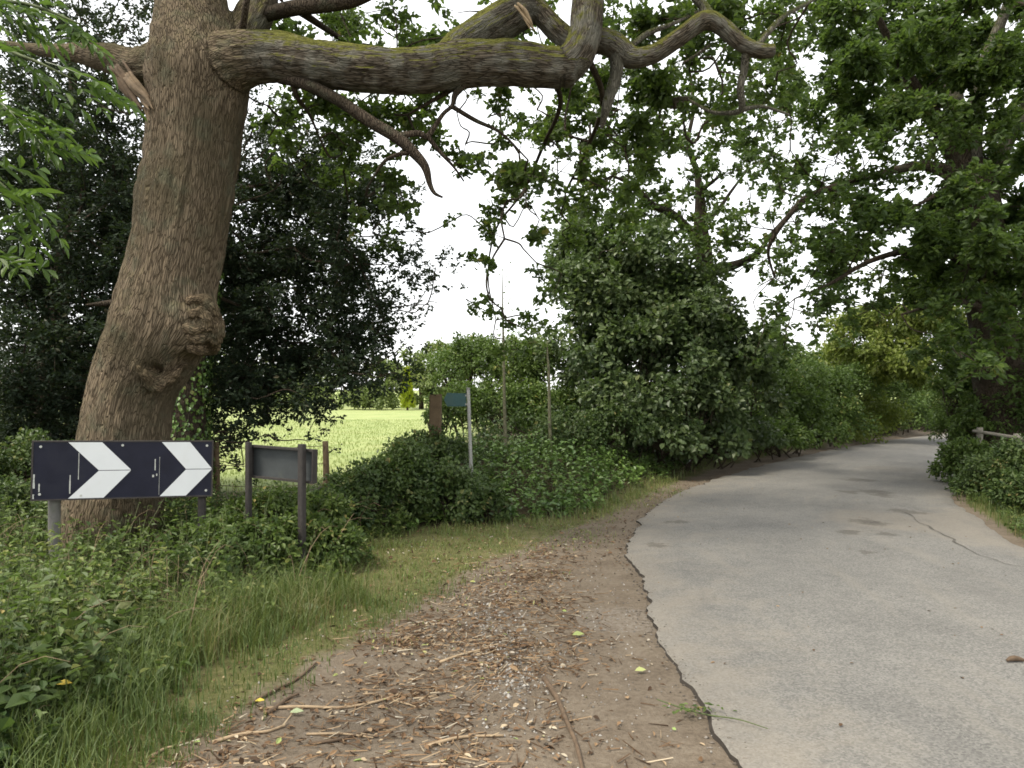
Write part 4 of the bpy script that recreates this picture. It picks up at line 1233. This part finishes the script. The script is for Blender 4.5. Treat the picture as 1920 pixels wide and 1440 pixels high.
def plane_frame(pl, pr):
    u = pr - pl; W = np.linalg.norm(u); u = u / W
    v = unit(UP - u * np.dot(u, UP)); n = np.cross(u, v)      # u right, v up, n toward the viewer
    if n[1] > 0: n = -n
    return u, v, n, W

bl, brp = P(59, 938, 6.2), P(397, 929, 6.72)
u, v, n, W = plane_frame(bl, brp); H = .5
base = (bl + brp) / 2; base = np.array([base[0], base[1], 0])
cs = thing('chevron_sign', 'long navy road board with two white chevrons pointing right, before the oak', 'sign', tuple(base))
mb = MB(); mb.prism([(0, 0), (W, 0), (W, H), (0, H)], u, v, n, bl, 0, .012)
board = mb.build('board', M['navy'], cs)
fr = MB()
for a, b_, c_, d_ in ((-.006, .008, -.006, H + .006), (W - .008, W + .006, -.006, H + .006), (.008, W - .008, -.006, .006), (.008, W - .008, H - .006, H + .006)):
    fr.prism([(a, c_), (b_, c_), (b_, d_), (a, d_)], u, v, n, bl, -.02, .016)
fr.build('rim', M['post_dark'], cs)
def chev(xt0, xt1, xtip, xin, xb0, xb1):
    s = W / 338.0
    f = lambda x: (x - 59) * s
    mid = H * .492; g = .003
    up_ = [(f(xt0), H - .008), (f(xin), mid + g), (f(xtip), mid + g), (f(xt1), H - .008)]
    lo_ = [(f(xin), mid - g), (f(xb0), .008), (f(xb1), .008), (f(xtip), mid - g)]
    for pts in (up_, lo_):
        m_ = MB(); m_.prism(pts, u, v, n, bl, .013, .0165)
        m_.build('chevron_half', M['white'], cs)
chev(122, 183, 238, 178, 124, 188)
chev(296, 351, 396, 344, 294, 345)
# rivets, panel joints and scrapes
for x, y in ((.06, .455), (.06, .05), (W - .05, .46), (W - .05, .05), (W * .48, .465), (W * .26, .03)):
    m_ = MB(); c = bl + u * x + v * y + n * .012
    pts = [(.011 * math.cos(a), .011 * math.sin(a)) for a in np.linspace(0, 2 * np.pi, 9)[:-1]]
    m_.prism(pts, u, v, n, c, 0, .006); m_.build('rivet', M['scratch'], cs)
for x, y0, y1, w in ((.345, .17, .40, .006), (.283, .05, .21, .010), (.015, .10, .22, .016), (.055, .07, .14, .010), (W * .665, .24, .34, .008), (W * .655, .18, .20, .016), (W * .675, .19, .21, .010), (W * .69, .02, .36, .003), (.012, .01, .05, .02)):
    m_ = MB()
    k = 7; ys = np.linspace(y0, y1, k); wl_ = w * R.uniform(.3, .6, k); wr_ = w * R.uniform(.3, .6, k)
    pts = [(x - a, y) for a, y in zip(wl_, ys)] + [(x + a, y) for a, y in zip(wr_[::-1], ys[::-1])]
    m_.prism(pts[::-1], u, v, n, bl, .0122, .0138); m_.build('scrape', M['scratch'], cs)
for x, w, mt in ((.155, .048, 'post_grey'), (W - .085, .036, 'post_dark')):
    c = bl + u * x - n * (w + .022); c[2] = 0
    m_ = MB(); top = bl[2] + .47
    m_.tube([c + UP * -.25, c + UP * .3, c + UP * .6, c + UP * top], [w] * 4, 12, 3)
    m_.build('post', M[mt], cs, True)

# grey sign seen from behind
bl, brp = P(474, 893, 7.05), P(592, 905, 6.72)
u, v, n, W = plane_frame(bl, brp); H = .30
gb = (bl + brp) / 2
gs = thing('grey_sign', 'small grey road sign seen from behind, on two dark posts beside the field', 'sign', (gb[0], gb[1], 0))
m_ = MB(); m_.prism([(0, 0), (W, 0), (W, H), (0, H)], u, v, n, bl, -.012, 0); m_.build('panel', M['sign_back'], gs)
m_ = MB()
for a, b_, c_, d_ in ((-.006, .006, -.006, H + .006), (W - .006, W + .006, -.006, H + .006), (.006, W - .006, -.006, .012), (.006, W - .006, H - .012, H + .006)):
    m_.prism([(a, c_), (b_, c_), (b_, d_), (a, d_)], u, v, n, bl, -.012, .055)
m_.build('flange', M['post_dark'], gs)
for x, w, off in ((.03, .026, .058), (W - .085, .030, .058)):
    c = bl + u * x + n * (off + w); top = bl[2] + H + .035
    m_ = MB(); c0 = c.copy(); c0[2] = (top - .25) / 2
    m_.box(c0, u, UP, n, w, (top + .25) / 2, w, .008); m_.build('post', M['post_dark'], gs)

# footpath fingerpost
D = 10.4
p0, p1 = P(887, 930, D), P(878, 729, D); p0[2] = -.2
fp = thing('footpath_sign', 'thin leaning steel pole with small green finger plate pointing left', 'sign', (*P(886, 920, D)[:2], 0))
m_ = MB(); m_.tube([p0, (p0 + p1) / 2, p1], [.027, .026, .025], 12, 3); m_.build('pole', M['steel'], fp, True)
m_ = MB(); m_.tube([p1 + UP * -.002, p1 + UP * .012, p1 + UP * .016], [.029, .029, .012], 12, 2); m_.build('pole_cap', M['steel'], fp, True)
pr_, pl_ = P(874, 762, D), P(836, 762, D + .1)
u, v, n, W = plane_frame(pl_, pr_)
m_ = MB(); m_.prism([(-.03, .10), (.02, .0), (W, 0), (W, .185), (.02, .195)], u, v, n, pl_, -.004, .004)
m_.build('finger_plate', M['sign_green'], fp)
for yy in (.03, .155):
    m_ = MB(); m_.prism([(W - .012, yy - .012), (W + .03, yy - .012), (W + .03, yy + .012), (W - .012, yy + .012)], u, v, n, pl_, -.036, .006); m_.build('clamp', M['steel'], fp)

# old gate post with leaning brace
D = 11.0
gp = thing('gate_post', 'stout weathered brown wooden post left of the footpath pole', 'post', (*P(817, 900, D)[:2], 0))
a, b_ = P(815, 905, D), P(817, 752, D)
m_ = MB(); m_.box((a + b_) / 2, np.array([1, 0, 0.0]), unit(b_ - a), np.array([0, -1.0, 0]), .088, np.linalg.norm(b_ - a) / 2 + .1, .08, .015)
m_.build('post', M['wood_post'], gp)
m_ = MB(); m_.tube([P(792, 870, D - .1), P(806, 840, D), P(815, 800, D)], [.03, .028, .02], 8, 4, .1); m_.build('brace', M['wood_post'], gp)

# wire fence between the signs and the field
wf = thing('wire_fence', 'sagging wire fence behind the signs at the field edge', 'fence', (*P(440, 940, 9.6)[:2], 0))
fpx = [(-60, 9.9), (135, 9.8), (405, 9.7), (610, 9.9)]
for px, D in fpx:
    x, y = P(px, 900, D)[:2]
    m_ = MB(); m_.tube([(x, y, -.2), (x + .01, y, .5), (x, y, 1.02)], [.045, .043, .04], 9, 3, .1); m_.build('post', M['wood_post'], wf, True)
for z in (.45, .72, .96):
    for (pa, da), (pb, db) in zip(fpx[:-1], fpx[1:]):
        a = np.array([*P(pa, 900, da)[:2], z]); b_ = np.array([*P(pb, 900, db)[:2], z]); mid = (a + b_) / 2 - UP * .03 - np.array([0, .045, 0])
        m_ = MB(); m_.tube([a - np.array([0, .045, 0]), mid, b_ - np.array([0, .045, 0])], [.005] * 3, 5, 5); m_.build('wire', M['wire'], wf)

# rail on the right verge
rf = thing('rail_fence', 'weathered single wooden rail on low posts, right verge under the trees', 'fence', (*P(1900, 880, 11.5)[:2], .2))
a, b_ = P(1826, 808, 13.4), P(1990, 838, 10.2)
m_ = MB(); m_.tube([a, a * .5 + b_ * .5 + UP * .01, b_], [.03, .032, .034], 9, 4, .08); m_.build('rail', M['rail'], rf, True)
for t_ in (.04, .52, .97):
    q = a + (b_ - a) * t_ + np.array([.09, .05, 0])
    m_ = MB(); m_.tube([(q[0], q[1], .0), (q[0], q[1], .6), (q[0], q[1], q[2] + .07)], [.055, .052, .05], 9, 3, .08); m_.build('post', M['rail'], rf, True)

# ------------------------------------------------------------------ undergrowth, grass, litter
def scatter(n, x0, x1, y0, y1, dens):
    """random ground points kept with probability dens(x,y)"""
    x = R.uniform(x0, x1, n); y = R.uniform(y0, y1, n)
    k = R.random(n) < dens(x, y)
    x, y = x[k], y[k]
    return np.column_stack([x, y, gz(x, y)])

def weeds(name, label, pts, hfun, L, leafm, per, tmpl=OVAL, wr=.55, lean=.25):
    lf, st = MB(), MB()
    n = len(pts)
    h = hfun(pts) * R.uniform(.55, 1.15, n)
    top = pts + np.column_stack([R.normal(size=(n, 2)) * lean * h[:, None], h])
    sticks(st, pts - np.array([0, 0, .02]), top, .004, .0018)
    t_ = R.uniform(.18, 1.0, (n, per))
    q = pts[:, None] + (top - pts)[:, None] * t_[..., None]
    q = q.reshape(-1, 3) + R.normal(size=(n * per, 3)) * .02
    ax_ = rdir(n * per); ax_[:, 2] = ax_[:, 2] * .35 - .12
    ln = L * R.uniform(.55, 1.3, n * per) * np.repeat(R.uniform(.7, 1.3, n), per)
    leaves(lf, q, ax_, rdir(n * per) * .45 + UP, ln, ln * wr, tmpl, np.clip(np.repeat(R.random(n) * .5 + .38 * noise2(pts[:, 0], pts[:, 1], 1.3, 7.1), per) + R.random(n * per) * .48, 0, .9) + .1 * (R.random(n * per) < .02))
    root = lf.build(name, leafm)
    tag(root, label, 'undergrowth', kind='stuff')
    s = st.build('stems', M['green_stem'], root)
    return root

def grass(name, label, pts, h, wdt, mat, bend=.5):
    n = len(pts)
    hh = h * R.uniform(.5, 1.25, n) if np.isscalar(h) else h * R.uniform(.5, 1.25, n)
    th = R.uniform(0, 2 * np.pi, n)
    d = np.column_stack([np.cos(th), np.sin(th), np.zeros(n)])
    s = np.column_stack([-np.sin(th), np.cos(th), np.zeros(n)]) 
    bd = R.uniform(.1, 1, n)[:, None] * bend
    w = (wdt * R.uniform(.7, 1.3, n))[:, None]
    m1 = pts + UP * (hh * .55)[:, None] + d * hh[:, None] * bd * .25
    tip = pts + UP * (hh * (1 - .25 * bd[:, 0]))[:, None] + d * hh[:, None] * bd * .9
    V = np.stack([pts - s * w, pts + s * w, m1 + s * w * .8, m1 - s * w * .8, tip], 1).reshape(-1, 3)
    b0 = (np.arange(n) * 5)[:, None]
    mb = MB(); mb.add(V, [np.array([[0, 1, 2, 3]]) + b0, np.array([[3, 2, 4]]) + b0], np.repeat(np.clip(R.random(n) * .8 + .12 + .28 * noise2(pts[:, 0], pts[:, 1], 2.6, 2.9), 0, 1), 5))
    o = mb.build(name, mat)
    return tag(o, label, 'grass', kind='stuff')

dVf = lambda x, y: polydist(x, y, V2[::2])
dTf = lambda x, y: polydist(x, y, T2[::2])
dLf = lambda x, y: polydist(x, y, L2[::2])
dRf = lambda x, y: -polydist(x, y, R2[::2])

# left foreground: nettles, brambles, docks
pts = scatter(8200, -7.5, -1.2, 2.3, 9.2, lambda x, y: sstep(-.05, .35, dVf(x, y) + .25 * noise2(x, y, 1.6, 4.4)) * (.25 + .75 * (noise2(x, y, 2.1, 2.0) > -.15)) * (y < 9.4 + .2 * x))
weeds('nettle_undergrowth', 'tangled nettles and brambles in the left foreground below the signs', pts,
      lambda p: (.18 + .34 * sstep(.1, .9, dVf(p[:, 0], p[:, 1]))) * (1 + .7 * noise2(p[:, 0], p[:, 1], 1.7, 6.0)), .056, M['weed_leaf'], 15, OVAL, .55)
pts = scatter(900, -4.5, -1.7, 2.3, 4.6, lambda x, y: sstep(.15, .5, dVf(x, y)))
weeds('dock_undergrowth', 'broad-leaved docks and brambles in the lower left corner', pts,
      lambda p: .20 + .22 * (1 + noise2(p[:, 0], p[:, 1], 1.5, 9.0)) * .5, .105, M['bramble_leaf'], 8, OVAL, .66)
# dead bramble canes arching through it
st = MB(); n = 420
c_ = scatter(2600, -5.5, -1.3, 3.0, 8.8, lambda x, y: sstep(.0, .4, dVf(x, y)))[:n]; n = len(c_)
a_ = R.uniform(0, 2 * np.pi, n); hL = R.uniform(.25, .75, n); rL = R.uniform(.15, .7, n)
prev = c_; K = 5
for k in range(1, K + 1):
    t_ = k / K
    cur = c_ + np.column_stack([np.cos(a_) * rL * t_, np.sin(a_) * rL * t_, hL * (1.9 * t_ - 1.15 * t_ * t_)])
    sticks(st, prev, cur, .0034 * (1.1 - .15 * k), .0034 * (.95 - .15 * k)); prev = cur
o = st.build('dead_canes', M['cane']); tag(o, 'thin brown dead bramble canes arching through the left undergrowth', 'canes', kind='stuff')
# ivy and ground cover on the bank right of the pole
pts = scatter(9500, -1.6, 9, 8.7, 22, lambda x, y: sstep(.0, .4, dVf(x, y) + .2 * noise2(x, y, 1.4, 1.4)) * (dVf(x, y) < 3.2))
weeds('bank_undergrowth', 'bright low ground cover of nettle and ivy on the bank by the bend', pts,
      lambda p: .16 + .26 * sstep(.0, 1.2, dVf(p[:, 0], p[:, 1])) * (1 + .5 * noise2(p[:, 0], p[:, 1], 1.0, 3.0)), .075, M['ivy_leaf'], 10, OVAL, .72)
pts = scatter(5000, 8, 24, 20, 34, lambda x, y: sstep(.0, .4, dVf(x, y)) * (dVf(x, y) < 2.5))
weeds('hedge_undergrowth', 'leafy growth at the foot of the roadside hedge', pts, lambda p: .35 + .2 * noise2(p[:, 0], p[:, 1], .8, 3.0), .12, M['hedge_leaf'], 8, OVAL, .66)
# right verge
pts = scatter(5200, 5.4, 14, 6.5, 18, lambda x, y: sstep(.15, .45, dRf(x, y) + .2 * noise2(x, y, 1.4, 8.4)) * (dRf(x, y) < 3.4))
weeds('verge_undergrowth', 'mixed nettles and bramble on the right verge below the rail', pts,
      lambda p: .18 + .36 * sstep(.4, 1.5, dRf(p[:, 0], p[:, 1])) * (1 + .4 * noise2(p[:, 0], p[:, 1], 1.0, 5.0)), .065, M['weed_leaf'], 11, OVAL, .6)
# grasses
pts = scatter(33000, -2.9, -.4, 2.4, 6.6, lambda x, y: sstep(-.10, .25, dTf(x, y) + .22 * noise2(x, y, 1.8, 2.4)) * sstep(1.15, .3, dVf(x, y)) * sstep(6.5, 5.0, y + .6 * noise2(x, y, 1.5, 3.3)) * (.25 + .75 * (noise2(x, y, 2.2, 7.7) > -.2)))
grass('long_grass', 'long green grass leaning out over the litter on the left', pts, .08 + .27 * sstep(-.5, .3, dVf(pts[:, 0], pts[:, 1])) * (1 + .4 * noise2(pts[:, 0], pts[:, 1], 2.0, 1.1)), .0024, M['grass'], 1.0)
pts = scatter(44000, -1.9, 3.4, 4.4, 14.0, lambda x, y: sstep(-.55, .35, dTf(x, y) + .55 * noise2(x, y, 1.7, 3.4)) * sstep(.5, -.1, dVf(x, y)) * (.25 + .75 * (noise2(x, y, 2.5, 5.7) > -.2)))
grass('verge_grass', 'short yellowing mown grass strip between litter and brambles', pts, .035 + .06 * sstep(-.5, .2, dVf(pts[:, 0], pts[:, 1])) + .06 * np.clip(noise2(pts[:, 0], pts[:, 1], 3.1, 6.2), 0, 1), .0034, M['dry_grass'], 1.2)
pts = scatter(9000, .2, 6, 9, 18, lambda x, y: sstep(-.35, .1, dVf(x, y)) * sstep(.7, .2, dVf(x, y)) * sstep(.3, .6, dLf(x, y)))
grass('bank_grass', 'green grass fringe at the foot of the bank by the bend', pts, .16, .004, M['grass'], .7)
pts = scatter(16000, 5.2, 12, 6, 15, lambda x, y: sstep(.02, .3, dRf(x, y)) * sstep(2.2, .8, dRf(x, y)))
grass('right_verge_grass', 'green grass edging the right side of the lane', pts, .2 + .1 * noise2(pts[:, 0], pts[:, 1], 1.2, 4.0), .004, M['grass'], .7)
pts = scatter(42000, -22, 1, 11.5, 48, lambda x, y: sstep(-1.0, -3.0, x - .05 * (y - 16)) * sstep(11.5, 12.5, y) * (18 / np.maximum(y, 1)) ** .7)
grass('field_grass', 'sunlit pale pasture grass of the field', pts, .09, .012, M['field_grass'], .8)

# ground litter
def litter_density(x, y):
    return (.48 + .52 * sstep(-.35, .35, noise2(x, y, 2.3, 9.3) + .6 * noise2(x, y, 5.5, 1.3))) * sstep(.35, -.25, dTf(x, y) + .3 * noise2(x, y, 1.6, 5.0)) * (dLf(x, y) > .02) * (.45 + .55 * sstep(1.3, .6, dLf(x, y) * -1 + 1.6)) 
pts = scatter(46000, -2.2, 4.0, 2.4, 14, lambda x, y: np.maximum(litter_density(x, y), .22 * (dVf(x, y) < .1) * (dTf(x, y) > -.1)) * np.minimum(1, (6.0 / y) ** 1.0) * (1 - .82 * sstep(.25, .65, x + .15 * noise2(x, y, 1.5, 4.0)) * (y < 7)))
n = len(pts)
mb = MB()
ax_ = rdir(n); ax_[:, 2] *= .25
ln = R.uniform(.014, .046, n) * np.where(R.random(n) < .08, 1.5, 1.0)
leaves(mb, pts + UP * R.uniform(.003, .02, n)[:, None], ax_, UP + rdir(n) * .6, ln, ln * R.uniform(.25, .7, n), OVAL, R.random(n) ** np.where(pts[:, 0] > .4, 1.7, 1.2))
o = mb.build('leaf_litter', M['litter']); tag(o, 'brown fallen leaves and husks strewn over the verge', 'leaf litter', kind='stuff')
pts = scatter(14000, -2.0, 1.2, 2.4, 8, lambda x, y: litter_density(x, y) * sstep(.9, .2, x) * (.4 + .6 * (noise2(x, y, 1.5, 8.8) > -.1)))
n = len(pts); a_ = R.uniform(0, np.pi, n); l_ = R.uniform(.015, .085, n) * R.random(n) ** .4
dv = np.column_stack([np.cos(a_), np.sin(a_), R.normal(size=n) * .12]) * l_[:, None]
mb = MB(); c_ = pts + UP * R.uniform(.003, .016, n)[:, None]; sticks(mb, c_ - dv, c_ + dv, R.uniform(.0015, .005, n), R.uniform(.001, .003, n))
mb.at = [np.repeat(np.clip(R.random(n) * .95, 0, 1), 6)]
o = mb.build('twig_litter', M['litter']); tag(o, 'small broken twigs and wood chips scattered on the verge', 'twigs', kind='stuff')
# flint gravel
def rocks(n, ctr, sd, s0, s1):
    x = R.normal(size=n) * sd[0] + ctr[0]; y = R.normal(size=n) * sd[1] + ctr[1]
    return np.column_stack([x, y, gz(x, y)]), R.uniform(s0, s1, n)
pp, ss = zip(rocks(520, (-.12, 5.2), (.16, .55), .004, .014), rocks(340, (.02, 4.35), (.10, .35), .004, .014), rocks(1600, (.1, 5.0), (.7, 1.8), .003, .010))
pts = np.vstack(pp); s_ = np.concatenate(ss); keep = dLf(pts[:, 0], pts[:, 1]) > .03
pts, s_ = pts[keep], s_[keep]; n = len(pts)
O6 = np.array([[1, 0, 0], [-1, 0, 0], [0, 1, 0], [0, -1, 0], [0, 0, 1], [0, 0, -1]], float)
V = pts[:, None] + O6[None] * s_[:, None, None] * R.uniform(.5, 1.2, (n, 6, 1)) + UP * .003
f = np.array([[0, 2, 4], [2, 1, 4], [1, 3, 4], [3, 0, 4], [2, 0, 5], [1, 2, 5], [3, 1, 5], [0, 3, 5]])
mb = MB(); mb.add(V.reshape(-1, 3), (f[None] + (np.arange(n) * 6)[:, None, None]).reshape(-1, 3), np.repeat(R.random(n), 6))
o = mb.build('gravel', M['stone']); tag(o, 'pale flint gravel showing through the trodden verge', 'gravel', kind='stuff')

# crumbled tarmac, grit and soil along the broken edge
k = R.integers(0, NS, 5200); k = k[lj[k, 1] > 1.5]; k = k[lj[k, 1] < 14]
off = R.normal(size=len(k)) * .05 - .012
pts = np.column_stack([lj[k] + dirn[k] * off[:, None], np.zeros(len(k))]); n = len(pts)
pts[:, 2] = np.where(off > .0, RZ[k, 1] + .002, gz(pts[:, 0], pts[:, 1]) + .004)
s_ = R.uniform(.003, .011, n) * np.where(off > 0, .6, 1)
V = pts[:, None] + O6[None] * s_[:, None, None] * R.uniform(.5, 1.3, (n, 6, 1)) * np.array([1.2, 1.2, .7])
mb = MB(); mb.add(V.reshape(-1, 3), (f[None] + (np.arange(n) * 6)[:, None, None]).reshape(-1, 3), np.repeat(R.random(n) * .9, 6))
o = mb.build('edge_grit', M['grit']); tag(o, 'crumbled tarmac and grit along the broken lane edge', 'grit', kind='stuff')
# a few leaves blown onto the lane
x = R.uniform(1.2, 5.4, 900); y = R.uniform(3, 17, 900)
k = (dLf(x, y) < -.03) & (dRf(x, y) < -.03) & (R.random(900) < .12 + .6 * np.exp(dLf(x, y) / .35) + .5 * np.exp(dRf(x, y) / .3))
x, y = x[k], y[k]; n = len(x)
ax_ = rdir(n); ax_[:, 2] *= .15; ln = R.uniform(.012, .035, n)
mb = MB(); leaves(mb, np.column_stack([x, y, road_z(x, y) + .006]), ax_, UP + rdir(n) * .35, ln, ln * .55, OVAL, R.random(n) * .8)
o = mb.build('lane_litter', M['litter']); tag(o, 'scattered dead leaves and bits lying on the lane surface', 'leaf litter', kind='stuff')

# sticks one can pick out
def stick(label, pix, w, mat='stick', name='fallen_stick'):
    pts = []
    for i, (px, py) in enumerate(pix):
        x, y = G(px, py)
        pts.append((x, y, float(gz(np.array([x]), np.array([y]))[0]) + w * .7 + .004 * (i % 2)))
    m_ = MB(); r = np.linspace(w, w * .55, len(pts)); m_.tube(pts, r, 8, 5, .22)
    o = m_.build(name, M[mat], None, True)
    return tag(o, label, 'stick', 'fallen sticks on the verge')
stick('longest pale fallen stick, lying left of centre at the bottom', [(488, 1341), (560, 1337), (640, 1330), (700, 1318), (738, 1306)], .010)
stick('short pale stick pointing up to the right beside the gravel patch', [(824, 1242), (865, 1228), (905, 1217), (936, 1208)], .009)
stick('slanting pale stick near the bottom left edge of the litter', [(398, 1405), (450, 1393), (500, 1386), (535, 1374)], .010)
stick('thin pale stick lying level below the longest stick', [(575, 1388), (640, 1386), (700, 1392)], .007)
stick('brown stick with a knee bend at bottom centre', [(800, 1412), (850, 1396), (890, 1388), (945, 1386)], .009)
stick('dark curved root-like stick in the grass edge above the long stick', [(470, 1330), (515, 1305), (555, 1282), (592, 1252)], .012, 'stick_dark')
stick('dark twisted stick under the long pale stick', [(500, 1352), (525, 1335), (540, 1320), (560, 1312)], .013, 'stick_dark')
stick('long dark half-buried root running toward the bottom centre', [(1020, 1275), (1045, 1315), (1060, 1350), (1080, 1400), (1095, 1460)], .016, 'stick_dark', 'surface_root')
stick('small dark stick crossing the bottom left litter', [(580, 1408), (640, 1398), (690, 1378), (720, 1372)], .009, 'stick_dark')
stick('pale splinter at the far left end of the litter', [(285, 1428), (310, 1415), (335, 1408)], .008)
stick('dry forked stick right of the longest stick end', [(735, 1312), (765, 1322), (790, 1330)], .006)
# bark scrap on the road
x, y = G(1904, 1262); z = road_z(np.array([x]), np.array([y]))[0]
m_ = MB(); m_.tube([(x - .05, y, z + .012), (x, y + .012, z + .02), (x + .06, y - .004, z + .014)], [.008, .018, .006], 8, 4, .4)
tag(m_.build('bark_scrap', M['stick_dark'], None, True), 'small dark scrap of bark lying on the lane at the right edge', 'bark')
# broken leafy twig across the tarmac edge
x, y = G(1300, 1345)
tg = thing('fallen_twig', 'broken leafy twig lying across the edge of the tarmac at the bottom', 'twig', (x, y, .03))
tp = []
for px, py in ((1232, 1322), (1290, 1342), (1330, 1352), (1385, 1368), (1440, 1386)):
    a, b_ = G(px, py); zz = .05 if px > 1340 else .03
    tp.append((a, b_, zz))
m_ = MB(); m_.tube(tp, [.003, .004, .004, .003, .002], 6, 5); m_.build('stem', M['green_stem'], tg)
m_ = MB(); N = 38
c0 = np.array(tp[1]) * .55 + np.array(tp[2]) * .45
q = c0 + R.normal(size=(N, 3)) * np.array([.075, .03, .008]) + UP * .02
q[:, 2] = np.maximum(q[:, 2], .02)
ln = R.uniform(.02, .042, N); ax_ = rdir(N); ax_[:, 2] *= .25
leaves(m_, q, ax_, UP + rdir(N) * .4, ln, ln * .5, OVAL, R.random(N)); m_.build('foliage', M['weed_leaf'], tg)
# single leaves that stand out
def big_leaf(label, px, py, L, col, z=.02, D=None):
    if D is None:
        x, y = G(px, py); p = np.array([x, y, float(gz(np.array([x]), np.array([y]))[0]) + z])
    else: p = P(px, py, D)
    m_ = MB(); leaves(m_, p[None] - np.array([L / 2, 0, 0]), np.array([[1.0, .25, .05]]), np.array([[.05, -.35, 1.0]]), L, L * .55, LANCE, .5)
    mt = leaf_mat('single_leaf_' + str(px), col, tuple(c * 1.1 for c in col), None, .2)
    return tag(m_.build('fallen_leaf', mt), label, 'leaf')
big_leaf('pale green leaf lying on bare soil near the tarmac edge', 1202, 1264, .075, (.36, .40, .17))
big_leaf('green leaf lying on the litter right of the gravel', 1085, 1196, .09, (.26, .31, .12))
big_leaf('yellow leaf caught in the lower left undergrowth', 118, 1283, .075, (.55, .42, .07), D=3.55)
big_leaf('pale bluish green leaf spray at the edge of the left grass', 578, 1152, .16, (.30, .38, .26), .05)
big_leaf('pale green leaf among the sticks at the bottom left', 556, 1352, .07, (.32, .38, .24))
big_leaf('small yellow leaf among the sticks at the bottom left', 487, 1330, .05, (.55, .45, .08))
# tall dry grass stems
def straw(label, pix, D):
    pts = [P(px, py, D) for px, py in pix]
    m_ = MB(); m_.tube(pts, np.linspace(.0035, .0012, len(pts)), 5, 5)
    return tag(m_.build('dry_stem', M['stick']), label, 'grass stem', 'tall dry stems in the left undergrowth')
straw('tall bent dry stem rising in front of the right board post', [(365, 1165), (372, 1100), (385, 1055), (412, 1012)], 5.3)
straw('straight dry stem left of the tall bent one', [(331, 1160), (333, 1100), (335, 1040)], 5.3)
straw('short dry stem under the middle of the chevron board', [(316, 1140), (310, 1100), (307, 1055)], 5.4)
straw('leaning dry stem right of the grey sign posts', [(628, 1020), (648, 985), (664, 962)], 6.8)
print('triangles', sum(sum(len(p.vertices) - 2 for p in o.data.polygons) if len(o.data.polygons) < 2000 else len(o.data.loops) - 2 * len(o.data.polygons) for o in bpy.data.objects if o.type == 'MESH'))
